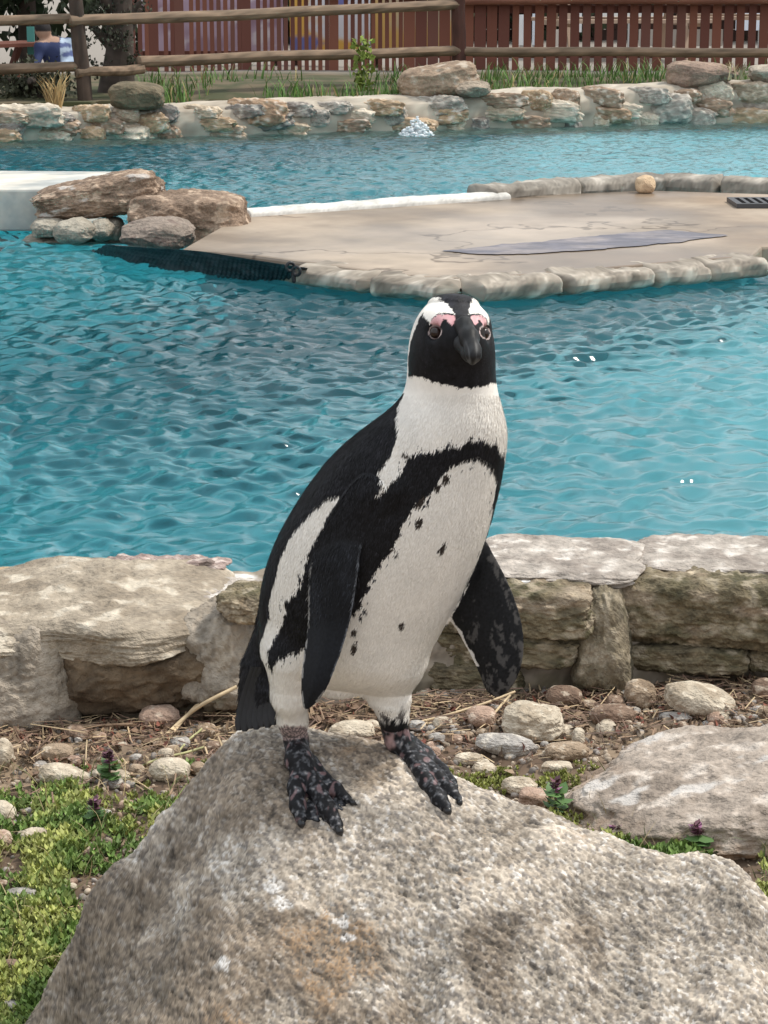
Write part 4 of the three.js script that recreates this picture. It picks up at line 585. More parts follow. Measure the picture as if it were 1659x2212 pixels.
function bodyF(x, y, z) {
  let lo = 0, hi = SN, end = 0, bt = 0;
  const f0 = planeOf(0, x, y), f1 = planeOf(SN, x, y);
  if (f0 <= 0) { end = -f0 / 0.012; hi = 1; } else if (f1 >= 0) { end = f1 / 0.0125; lo = SN - 1; bt = 1; } else {
    let bd = 1e9, bi = 0; for (let i = 0; i <= SN; i += 9) { const c = spine[i], d = (x - c.cx) ** 2 + (y - c.cy) ** 2; if (d < bd) { bd = d; bi = i; } }
    let st = 9; const fb = planeOf(bi, x, y); if (fb > 0) { lo = bi; hi = bi; while (hi < SN && planeOf(hi, x, y) > 0) { lo = hi; hi = Math.min(SN, hi + st); } } else { hi = bi; lo = bi; while (lo > 0 && planeOf(lo, x, y) <= 0) { hi = lo; lo = Math.max(0, lo - st); } }
    while (hi - lo > 1) { const m = (lo + hi) >> 1; if (planeOf(m, x, y) > 0) lo = m; else hi = m; }
    const a = planeOf(lo, x, y), b = planeOf(hi, x, y); bt = clamp(a / (a - b || 1e-9));
  }
  const s = spine[lo], e = spine[lo + 1], m = (p, q) => p + (q - p) * bt, cx = m(s.cx, e.cx), cy = m(s.cy, e.cy), A = m(s.A, e.A), B = m(s.B, e.B);
  const a = (x - cx) * m(s.ux, e.ux) + (y - cy) * m(s.uy, e.uy), b = z - m(s.cz, e.cz);
  bodyAt.t = m(s.t, e.t); bodyAt.th = Math.atan2(b / B, a / A);
  const q = Math.hypot(a / A, b / B), r = end > 0 ? Math.hypot(q, end) : q;
  return (r - 1) * Math.min(A, B) * (0.93 - 0.5 * Math.min(1, end));
}
const PX = (x, z) => 829.5 + x / -z * FPX, PY = (y, z) => 1106 - y / -z * FPX;
// flat limbs: an outline in the photograph, a leaning plane of distances, a lens-shaped thickness
function flat(P, plane, thick, power = 0.6, wide = 0.010) { return (x, y, z) => { const px = PX(x, z), py = PY(y, z), s = -z / FPX, n = -z - plane(px, py); if (Math.abs(n) > 0.06) return Math.abs(n) * 0.8 - 0.02; const d = poly2(P, px, py) * s, e = Math.max(0, -d), th = thick * (1 - Math.exp(-Math.pow(e / wide, power))); return Math.max(d > 0 ? Math.hypot(d, n) - 0.0004 : -1e9, (Math.abs(n) - th - 0.0012) * 0.8, d - 0.001); }; }
const smoothPoly = (P) => new THREE.CatmullRomCurve3(P.map(([a, b]) => V(a, b, 0)), true, 'centripetal').getPoints(P.length * 2).slice(0, -1).map((p) => [p.x, p.y]);
const nearFlipper = smoothPoly([[815, 1030], [836, 1052], [812, 1090], [790, 1130], [779, 1190], [772, 1245], [764, 1300], [748, 1372], [722, 1448], [700, 1496], [676, 1524], [660, 1533], [653, 1518], [651, 1470], [656, 1420], [665, 1355], [666, 1300], [668, 1245], [677, 1195], [694, 1150], [722, 1096], [752, 1052], [785, 1020]]);
const farFlipper = smoothPoly([[1010, 1195], [1045, 1165], [1062, 1192], [1084, 1232], [1108, 1285], [1126, 1345], [1131, 1395], [1124, 1445], [1106, 1482], [1085, 1502], [1068, 1505], [1050, 1490], [1036, 1455], [1014, 1410], [988, 1362], [963, 1322], [970, 1270]]);
const tailPoly = [[575, 1290], [556, 1350], [540, 1392], [522, 1430], [516, 1500], [512, 1560], [516, 1576], [540, 1574], [560, 1568], [592, 1560], [612, 1470], [616, 1380]];
const nearPlane = (px, py) => 2.535 + (py - 1090) * 0.00017 - (px - (835 - (py - 1030) * 0.22)) * 0.00030 - 0.022 * sstep(1060, 1230, py) - 0.02 * sstep(1330, 1500, py), farPlane = (px, py) => 2.655 - (px - 1040) * 0.0002, tailPlane = (px, py) => 2.735 + (py - 1400) * 0.00012 - (px - 560) * 0.0003;
const flipN = flat(nearFlipper, nearPlane, 0.0115, 1.05, 0.016), flipF = flat(farFlipper, farPlane, 0.009, 1.0, 0.014), tailF = flat(tailPoly, tailPlane, 0.022, 0.8);
const rockDepth = (px, py) => { let d = hitRock(px, py); while (d > 3.1) { py += 3; d = hitRock(px, py); } return d; }; // above the crest: the crest's own distance
const toe = (list) => list.map(([px, py, off, r]) => ({ p: pin(px, py, rockDepth(px, py) - off), r }));
const footN = [toe([[640, 1600, 0.026, 0.0150], [645, 1640, 0.020, 0.0165], [657, 1665, 0.012, 0.014]]), toe([[648, 1655, 0.010, 0.0105], [640, 1700, 0.008, 0.0105], [643, 1740, 0.007, 0.0095], [650, 1768, 0.006, 0.0072]]), toe([[664, 1660, 0.011, 0.0105], [686, 1708, 0.011, 0.0108], [708, 1748, 0.009, 0.0105], [728, 1782, 0.006, 0.008]]), toe([[674, 1645, 0.010, 0.0085], [700, 1682, 0.008, 0.0078], [724, 1704, 0.008, 0.0085], [752, 1726, 0.004, 0.0052]])];
const footF = [toe([[852, 1570, 0.030, 0.0165], [860, 1600, 0.024, 0.0160], [874, 1622, 0.014, 0.013]]), toe([[862, 1612, 0.012, 0.011], [898, 1648, 0.012, 0.0105], [922, 1690, 0.011, 0.0098], [948, 1724, 0.008, 0.0095], [962, 1742, 0.006, 0.0075]]), toe([[878, 1606, 0.014, 0.0105], [915, 1645, 0.014, 0.0098], [945, 1676, 0.011, 0.0092], [972, 1708, 0.008, 0.0085], [988, 1724, 0.006, 0.006]]), toe([[880, 1598, 0.008, 0.010], [920, 1628, 0.006, 0.0085], [955, 1664, 0.004, 0.0075], [978, 1690, 0.003, 0.006]])];
const chain = (p, L, k) => { let d = 1e9; for (const c of L) for (let i = 0; i + 1 < c.length; i++) d = smin(d, capsule(p, c[i].p, c[i + 1].p, c[i].r, c[i + 1].r), k); return d; };
function tri(p, a, b, c, r) { // distance to a thick triangle (web between toes)
  const A = V(...a), B = V(...b), C = V(...c), P0 = V(...p), t = new THREE.Triangle(A, B, C), q = V(0, 0, 0); t.closestPointToPoint(P0, q); return q.distanceTo(P0) - r;
}
const webs = (f) => [[f[1][0].p, f[1][3].p, f[2][3].p], [f[1][0].p, f[2][0].p, f[2][3].p], [f[2][0].p, f[2][3].p, f[3][3].p], [f[2][0].p, f[3][0].p, f[3][3].p]];
const sink = (L) => L.map((t) => t.map((q) => [q[0], q[1], q[2] - 0.0065])), webN = sink(webs(footN)), webF = sink(webs(footF));
const legN = [[630, 1420, 2.675, 0.034], [626, 1500, 2.695, 0.0215], [632, 1555, 2.722, 0.0172], [640, 1592, 2.735, 0.0148]].map(([a, b, d, r]) => ({ p: pin(a, b, d), r })), legF = [[832, 1440, 2.72, 0.042], [846, 1505, 2.732, 0.0225], [850, 1545, 2.74, 0.0175], [854, 1572, 2.735, 0.0150]].map(([a, b, d, r]) => ({ p: pin(a, b, d), r }));
legN[3].p = footN[0][0].p; legF[3].p = footF[0][0].p;
const HC = pin(976, 745, 2.52), HR = [93 / FPX * 2.52, 105 / FPX * 2.52, 1.16 * 93 / FPX * 2.52], YAW = 13 * Math.PI / 180;
function headDir(az, el, k = 1) { const a = az * Math.PI / 180 + YAW, e = el * Math.PI / 180; return [HC[0] + HR[0] * k * Math.cos(e) * Math.sin(a), HC[1] + HR[1] * k * Math.sin(e), HC[2] + HR[2] * k * Math.cos(e) * Math.cos(a)]; }
const eyes = [-40, 41].map((az) => headDir(az, 12, 0.93)), brows = [-36, 36].map((az) => [headDir(az, 33, 0.80), headDir(az * 1.9, 36, 0.78)]), lores = headDir(2, 4, 0.80);
const box3 = (p, lo, hi) => Math.hypot(Math.max(lo[0] - p[0], 0, p[0] - hi[0]), Math.max(lo[1] - p[1], 0, p[1] - hi[1]), Math.max(lo[2] - p[2], 0, p[2] - hi[2]));
const bounds = (L, r) => { const lo = [9, 9, 9], hi = [-9, -9, -9]; for (const c of L) for (const q of c) for (let k = 0; k < 3; k++) { lo[k] = Math.min(lo[k], q.p[k] - r); hi[k] = Math.max(hi[k], q.p[k] + r); } return [lo, hi]; };
const bFootN = bounds(footN, 0.02), bFootF = bounds(footF, 0.02);
const which = {}, legTop = Math.max(legN[0].p[1], legF[0].p[1]) + 0.08;
function penguinF(x, y, z) {
  const p = [x, y, z]; let d = bodyF(x, y, z); which.body = d;
  if (y > pin(0, 860, 2.5)[1]) { // head: brows, lores, eye hollows
    for (const b of brows) d = smin(d, capsule(p, b[0], b[1], 0.011, 0.010), 0.012);
    d = smin(d, Math.hypot(x - lores[0], y - lores[1], z - lores[2]) - 0.019, 0.022);
    for (const e of eyes) { const q = Math.hypot(x - e[0], y - e[1], z - e[2]) - 0.0075; d = -smin(-d, q, 0.008); }
  }
  which.leg = 1; if (y < legTop) { const a = chain(p, [legN], 0.01), b = chain(p, [legF], 0.01); which.leg = Math.min(a, b); d = smin(d, smin(a, b, 0.004), 0.028); }
  which.tail = 1; if (x < pin(640, 0, 2.7)[0]) { which.tail = tailF(x, y, z); d = smin(d, which.tail, 0.02); }
  let f = box3(p, ...bFootN); if (f <= 0.002) { f = chain(p, footN, 0.006); for (const w of webN) f = smin(f, tri(p, ...w, 0.0022), 0.002); } let f2 = box3(p, ...bFootF); if (f2 <= 0.002) { f2 = chain(p, footF, 0.006); for (const w of webF) f2 = smin(f2, tri(p, ...w, 0.0022), 0.002); }
  which.foot = Math.min(f, f2); d = smin(d, which.foot, 0.006);
  which.flipN = 1; which.flipF = 1; const px = PX(x, z), py = PY(y, z);
  if (px < 960 && px > 600 && py > 880 && py < 1580) { which.flipN = flipN(x, y, z); const sh = sstep(1180, 1050, py); d = smin(d, which.flipN, 0.003 + 0.035 * sh); }
  if (px > 930 && py > 1120 && py < 1540) { which.flipF = flipF(x, y, z); d = smin(d, which.flipF, 0.006); }
  return d;
}
const BAND = [[7.5, -1], [7.46, 13], [7.2, 19], [7.15, 28], [6.92, 35], [6.86, 45], [6.6, 50], [6.2, 49], [5.9, 51], [5.5, 53], [5.2, 55], [4.3, 62], [3.9, 78], [3.72, 78], [3.24, 75], [2.92, 78], [2.64, 86], [2.43, 82], [2.04, 86], [1.6, 89], [1.27, 91], [1.01, 88], [0.7, 85], [0.85, 83], [1.16, 81], [1.45, 70], [1.7, 62], [2.2, 50], [2.63, 41], [2.76, 37], [3.13, 36], [3.65, 37], [4.12, 35], [4.48, 33], [4.86, 33], [5.31, 33], [5.65, 31], [5.9, 25], [6.3, 24], [6.55, 19], [6.78, 9], [6.92, -1]].map(([t, p]) => [t * 30, p]);
const backEdge = [[0, 112], [0.14, 112], [0.92, 108], [1.45, 109], [1.74, 105], [2.17, 101], [2.84, 101], [3.23, 99], [3.68, 102], [4.18, 101], [4.55, 97], [4.98, 92], [5.22, 86], [5.36, 78], [5.40, 56], [5.82, 55], [6.06, 61], [6.5, 62], [6.87, 65], [7.4, 71], [8.22, 91], [8.7, 106], [9.3, 118], [10.2, 128]];
const BROW = [[11, 31], [14, 39], [24, 50], [45, 60], [80, 64], [112, 58], [128, 35], [130, 0], [126, -40], [118, -75], [104, -75], [103, -40], [99, -14], [93, -8], [86, 8], [73, 24], [67, 38], [62, 33], [55, 27], [46, 22], [46, 27], [36, 33], [22, 34]], PINK = [[45, 26], [36, 31], [22, 31], [11, 28], [12, 19], [14, 15], [18, 18], [23, 25], [27, 25], [30, 18], [37, 17], [45, 22]];
const SPOTS = [[966, 1030, 8], [946, 1048, 9], [912, 1070, 9], [906, 1084, 9], [906, 1126, 8], [912, 1118, 5], [956, 1184, 7], [962, 1174, 5], [872, 1346, 6], [768, 1360, 7], [768, 1392, 6.5], [766, 1405, 6], [854, 1438, 5], [858, 1430, 4], [876, 978, 5], [850, 1178, 7], [916, 1380, 3]].map(([a, b, r]) => [a, b, r]);
const WHITE = [0.90, 0.86, 0.80], BLACK = [0.0080, 0.0080, 0.0100];
function penguinTone(x, y, z) {
  penguinF(x, y, z); const w = { ...which }; bodyF(x, y, z);
  const t = bodyAt.t, px = PX(x, z), py = PY(y, z), n1 = noise(x * 140, y * 90, z * 140), n2 = noise(x * 420, y * 300, z * 420), n3 = fbm(x * 30, y * 18, z * 30, 3), front = z > HC[2] - 0.1;
  const black = mul3(BLACK, 1 + 0.7 * n1 + 0.5 * n2), white = mul3(WHITE, 1 + 0.06 * n1 + 0.05 * n2 + 0.10 * n3);
  if (w.foot < 0.0022 && py > 1575) { // black scaly skin with pink and grey patches
    const m = noise(x * 150, y * 150, z * 150) + 0.6 * noise(x * 330, y * 330, z * 330), s = cell(x * 420, y * 420, z * 420)[1]; let c = mix3([0.011, 0.011, 0.013], [0.085, 0.088, 0.098], sstep(0.0, 0.5, m)); c = mix3(c, [0.34, 0.32, 0.32], sstep(0.55, 0.85, m + 0.4 * n2) * 0.7); c = mix3(c, [0.24, 0.15, 0.155], sstep(0.30, 0.48, noise(x * 120 + 9, y * 60, z * 120)) * 0.6);
    const pinkAnkle = Math.max(sstep(26, 10, Math.hypot((px - 640) * 0.55, py - 1583)), sstep(17, 8, Math.hypot(px - 843, (py - 1602) * 0.7))); c = mix3(c, [0.36, 0.24, 0.235], pinkAnkle * clamp(0.4 + 1.2 * n1)); return mul3(c, 0.8 + 0.4 * clamp(s));
  }
  if (w.flipN < 0.003 && w.flipN < w.body + 0.0005) {
    const e = -poly2(nearFlipper, px, py), streak = fbm(x * 26, y * 7, z * 26, 4); let c = mix3([0.008, 0.009, 0.012], [0.020, 0.023, 0.030], sstep(-0.1, 0.3, streak)); c = mul3(c, 1 + 0.5 * n2); c = mix3(black, c, sstep(1120, 1360, py + 40 * n1));
    if (py > 1215 && px < 700 && e < 3.2 && n1 > -0.12) c = mix3(c, [0.33, 0.32, 0.31], 0.8); if (py > 1100 && py < 1480 && px > 715 && e < 2.6) c = mix3(c, [0.14, 0.15, 0.17], n1 > -0.15 ? 0.8 : 0.2); return c;
  }
  if (w.flipF < 0.003 && w.flipF < w.body) {
    const e = -poly2(farFlipper, px, py), m = fbm(x * 70 + y * 30, y * 34 - x * 30, z * 20, 4) + 0.3 * n1 + 0.2 * n2, lead = px > 1050 && e < 17 ? 0.12 : 0; let c = mul3([0.007, 0.007, 0.008], 1 + n2); c = mix3(c, [0.062, 0.058, 0.056], sstep(0.10, 0.24, m + (lead || (py > 1330 ? 0.03 : -0.3)))); if (px < 1040 && e < 5 + 4 * n1 && py > 1310 && py < 1440) c = [0.66, 0.63, 0.60]; return c;
  }
  if (w.tail < 0.004 && w.tail < w.leg && px < 596 + 4 * n1) return mul3(black, 1.3 + 1.2 * Math.max(0, noise(x * 260, y * 22, z * 260)));
  if (py > 1535 && w.leg < 0.004) { // ankles: feathers give way to mottled skin
    const m = n1 + 0.5 * n3; const k = sstep(1552, 1572, py + 14 * n1); let c = mix3(white, mix3([0.42, 0.32, 0.31], [0.12, 0.10, 0.10], sstep(-0.15, 0.1, n2)), sstep(1560, 1574, py + 10 * n1)); if (px > 780) c = mix3(mix3(white, [0.20, 0.18, 0.17], sstep(0.05, 0.2, m)), black, sstep(1545, 1556, py + 10 * n1)); return c;
  }
  // head
  if (t > 9.15) {
    const X = (x - HC[0]) / HR[0], Y = (y - HC[1]) / HR[1], Z = (z - HC[2]) / HR[2], L = Math.hypot(X, Y, Z); let az = Math.atan2(X, Z) * 57.3 - 13; if (az < -180) az += 360; az = Math.abs(az) + 1.6 * n2; const el = Math.asin(clamp(Y / L, -1, 1)) * 57.3 + 1.6 * n1;
    const chin = 9.62 - 0.10 * Math.cos(az * 0.05) + 0.30 * sstep(35, 92, az) + 0.10 * n1 + 0.10 * noise(x * 300, y * 60, z * 300);
    if (t < chin + 0.0 && az < 112) return white;
    for (const e of eyes) { const q = Math.hypot(x - e[0], y - e[1], z - e[2] > 0 ? 0 : z - e[2]), ring = Math.hypot(x - e[0], (y - e[1]) * 0.92); if (z > HC[2]) { if (ring < 0.0062) return [0.012, 0.008, 0.007]; if (ring < 0.0073) return [0.56, 0.45, 0.43]; } }
    if (z > HC[2] - 0.02 && poly2(PINK, az, el) < 0) return mix3([0.66, 0.34, 0.36], [0.74, 0.46, 0.47], clamp(0.5 + n1));
    if (poly2(BROW, az, el) < 1.0 * n2) return mul3(WHITE, 1.04 + 0.06 * n2);
    return mul3(black, el > 30 && az < 40 ? 2.0 + 1.6 * Math.max(0, noise(x * 300, y * 40, z * 60)) : 1.0);
  }
  let phi = Math.abs(bodyAt.th * 57.3 - 50); if (phi > 180) phi = 360 - phi; const side = bodyAt.th * 57.3 - 50; if (side < 0 && side > -130) phi *= 0.76; const ph = phi + 1.6 * n1 + 0.9 * n2, tt = (t + 0.035 * n1 + 0.03 * noise(x * 300, y * 70, z * 300));
  if (ph > pw(backEdge, tt)) return mul3(black, 1.2 + 0.9 * Math.max(0, noise(x * 200, y * 30, z * 200)));
  const b = poly2(BAND, tt * 30, ph); if (b < 0) return black;
  if (tt < 5.6 && tt > 3.9 && ph > 50 && ph < 79 + 2 * n2 && b > 0 && !(tt > 5.1 && ph > 77)) return black;
  if (front) for (const [a, c, r] of SPOTS) if (Math.hypot(px - a + 2 * n1, (py - c) * 0.85 + 2 * n2) < r) return mix3(black, [0.06, 0.045, 0.035], 0.5);
  if (b < 5 && n1 + n2 * 0.7 > 0.42) return mul3(black, 2.5);
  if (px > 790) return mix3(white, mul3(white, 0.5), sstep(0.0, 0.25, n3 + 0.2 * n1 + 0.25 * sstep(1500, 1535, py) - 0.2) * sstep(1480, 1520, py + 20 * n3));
  return white;
}
const camTurn = new THREE.Matrix4().makeRotationX(-PITCH).setPosition(0, EYE, 0);
const penguinBase = V(0, 0, 0);
{
  const base = V(...footN[0][2].p).applyMatrix4(camTurn); base.y -= 0.02; base.x += 0.05; penguinBase.copy(base);
  const p = thing('penguin', 'black and white banded penguin with pink brows standing on the granite boulder', 'penguin', base), toWorld = camTurn.clone().premultiply(new THREE.Matrix4().makeTranslation(-base.x, -base.y, -base.z));
  const lo = pin(500, 1840, 2.62), hi = pin(1150, 625, 2.62), g = isoSurface(penguinF, [lo[0] - 0.012, lo[1] - 0.01, -2.92], [hi[0] + 0.012, hi[1] + 0.012, -2.36], PENGUIN_CELL, 1.6);
  { const P = g.attributes.position, N = new Float32Array(P.count * 3), e = 0.0016; for (let i = 0; i < P.count; i++) { const x = P.getX(i), y = P.getY(i), z = P.getZ(i), a = penguinF(x + e, y, z) - penguinF(x - e, y, z), b = penguinF(x, y + e, z) - penguinF(x, y - e, z), c = penguinF(x, y, z + e) - penguinF(x, y, z - e), l = Math.hypot(a, b, c) || 1; N[i * 3] = a / l; N[i * 3 + 1] = b / l; N[i * 3 + 2] = c / l; } g.setAttribute('normal', new THREE.BufferAttribute(N, 3)); }
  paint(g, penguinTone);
  const skin = new THREE.MeshPhysicalMaterial({ vertexColors: true, roughness: 0.6, specularIntensity: 0.38 }); skin.name = 'plumage';
  const uvA = g.attributes.position.clone(); const body = part('body', g, skin, p);
  // feathers: short overlapping barbs rooted in the skin
  {
    const P = g.attributes.position, N = g.attributes.normal, C = g.attributes.color, R = rng(2024), geo = geom([-0.5, 0, 0, 0.5, 0, 0, -0.35, 0.55, 0.10, 0.35, 0.55, 0.10, 0, 1, 0.06], [0, 1, 3, 0, 3, 2, 2, 3, 4]), list = [];
    for (let i = 0; i < FEATHERS; i++) { const k = Math.floor(R() * P.count), x = P.getX(k), y = P.getY(k), z = P.getZ(k), py = PY(y, z), px = PX(x, z); if (py > 1560) continue; penguinF(x, y, z); if (which.foot < 0.004 || (which.flipN < 0.003 && which.flipN < which.body + 0.003 && py > 1130 + R() * 230) || (which.flipF < 0.003 && which.flipF < which.body)) continue; const face = Math.hypot(px - 992, py - 728) < 60; if (face) continue; let dr = false; for (const e of eyes) if (Math.hypot(x - e[0], y - e[1]) < 0.0125 && z > HC[2]) dr = true; if (dr) continue; list.push(k); }
    const m = new THREE.InstancedMesh(geo, new THREE.MeshPhysicalMaterial({ roughness: 0.55, side: THREE.DoubleSide, specularIntensity: 0.42 }), list.length), M = new THREE.Matrix4(), c = new THREE.Color(), nrm = V(0, 0, 0), dn = V(0, 0, 0), sd = V(0, 0, 0);
    list.forEach((k, i) => { nrm.set(N.getX(k), N.getY(k), N.getZ(k)); dn.set(-0.32 + (R() - 0.5) * 0.5, -1, (R() - 0.5) * 0.4); dn.addScaledVector(nrm, -dn.dot(nrm)).normalize(); dn.addScaledVector(nrm, 0.03 + R() * 0.09).normalize(); sd.crossVectors(dn, nrm).normalize(); const up = sd.clone().cross(dn), head = P.getY(k) > pin(0, 850, 2.53)[1], l = (head ? 0.0036 : 0.0078) * (0.6 + R() * 0.7), w = 0.0012 * (0.7 + R() * 0.6); M.makeBasis(sd.multiplyScalar(w), dn.clone().multiplyScalar(l), up.multiplyScalar(l)); M.setPosition(P.getX(k) - nrm.x * 0.0006, P.getY(k) - nrm.y * 0.0006, P.getZ(k) - nrm.z * 0.0006); m.setMatrixAt(i, toWorld.clone().multiply(M)); const dark = C.getX(k) < 0.1, f = dark ? 0.6 + R() * R() * 2.2 : 0.95 + R() * 0.10; m.setColorAt(i, c.setRGB(C.getX(k) * f, C.getY(k) * f, C.getZ(k) * f)); });
    m.name = 'feathers'; if (list.length) p.add(stuff(m));
  }
  g.applyMatrix4(toWorld);
  // bill
  const at = (px, py, d) => pin(px, py, d), B1 = [[1002, 704, 2.456, 0.0112], [1014, 730, 2.436, 0.0092], [1021, 755, 2.421, 0.0074], [1023, 769, 2.416, 0.0058], [1021, 780, 2.420, 0.0034]].map(([a, b, d, r]) => ({ p: at(a, b, d), r })), B2 = [[1000, 742, 2.456, 0.0115], [1014, 765, 2.432, 0.0076], [1019, 779, 2.421, 0.0046]].map(([a, b, d, r]) => ({ p: at(a, b, d), r }));
  const billF = (x, y, z) => { const q = [x, y, z]; let d = Math.min(chain(q, [B1], 0.01), chain(q, [B2], 0.008) + 0.0004); return d + 0.0006 * noise(x * 190, y * 60, z * 60) + 0.0008 * Math.abs(noise(x * 150 + 3, y * 40, 1)); };
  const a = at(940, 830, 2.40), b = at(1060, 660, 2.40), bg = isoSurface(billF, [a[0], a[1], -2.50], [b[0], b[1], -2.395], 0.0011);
  paint(bg, (x, y, z) => { const px = PX(x, z), py = PY(y, z), s = noise(x * 190, y * 60, z * 60); let c = mix3([0.010, 0.010, 0.011], [0.028, 0.030, 0.033], sstep(-0.1, 0.35, s)); const band = sstep(9, 3, Math.abs(py - (782 - (px - 1010) * 0.1))) * 0.5; c = mix3(c, [0.13, 0.135, 0.14], band * clamp(0.6 + s * 1.5)); const ax = pw([[704, 1002], [730, 1014], [755, 1021], [790, 1022]], py), eg = Math.abs(px - ax) / pw([[704, 21], [755, 14.5], [775, 11], [790, 6]], py); c = mix3(c, [0.11, 0.112, 0.115], 0.8 * sstep(0.16, 0.04, Math.abs(eg - 0.62)) * sstep(725, 745, py) * clamp(0.5 + s)); return mul3(c, lerp(0.45, 1, sstep(705, 755, py))); });  // pale lines along both edges are the bill's highlights put into the colour
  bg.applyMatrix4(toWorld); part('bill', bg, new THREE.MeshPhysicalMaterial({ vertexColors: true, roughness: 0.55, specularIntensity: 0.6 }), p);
  // eyes
  eyes.forEach((e, i) => { const s = new THREE.SphereGeometry(0.0062, 24, 18).scale(1, 1.08, 1); s.translate(...headDir(i ? 41 : -40, 12, 0.905)); s.applyMatrix4(toWorld); part('eye', s, new THREE.MeshPhysicalMaterial({ color: new THREE.Color().setRGB(0.018, 0.009, 0.007), roughness: 0.12 }), p); });
  // claws
  const clawMat = PLAIN(0.014, 0.014, 0.016, 0.3); for (const [c, tip] of [[footN[1], [653, 1789]], [footN[2], [739, 1806]], [footN[3], [772, 1739]], [footF[1], [973, 1759]], [footF[2], [997, 1740]], [footF[3], [988, 1706]]]) { const q = c[c.length - 1], e = pin(tip[0], tip[1], hitRock(...tip) - 0.003), mid = [0, 1, 2].map((k) => (q.p[k] + e[k]) / 2); mid[2] += 0.004; const cg = isoSurface((x, y, z) => smin(capsule([x, y, z], q.p, mid, q.r * 0.75, q.r * 0.6), capsule([x, y, z], mid, e, q.r * 0.6, 0.0008), 0.003), [0, 1, 2].map((k) => Math.min(q.p[k], e[k]) - 0.012), [0, 1, 2].map((k) => Math.max(q.p[k], e[k]) + 0.012), 0.0012); cg.applyMatrix4(toWorld); part('claw', cg, clawMat, p); }
  // tail feathers
  const tf = MAT({ roughness: 0.6, side: THREE.DoubleSide }); for (let k = 0; k < 7; k++) { const x0 = 535 + k * 9, q = pin(x0 + 14, 1440, 2.722 - k * 0.002), e = pin(516 + k * 12.4, 1578 - k * 2 + (k % 2) * 4, 2.742 - k * 0.003), w = 0.007, gg = grid(4, 14, (i, j) => { const t = j / 14, s = (i / 4 * 2 - 1), ww = w * (0.6 + 0.6 * Math.sin(Math.min(1, t * 1.1) * 2.2)) * (t > 0.9 ? 1 - (t - 0.9) * 6 : 1); return [lerp(q[0], e[0], t) + s * ww, lerp(q[1], e[1], t), lerp(q[2], e[2], t) + 0.002 * (1 - s * s) - 0.006 * Math.sin(t * 3)]; }), fg = geom(...gg); paint(fg, (x, y, z) => mul3(BLACK, 1.2 + 1.5 * Math.abs(noise(x * 500, y * 20, z * 50)))); fg.applyMatrix4(toWorld); part('tail_feather', fg, tf, p); }
}

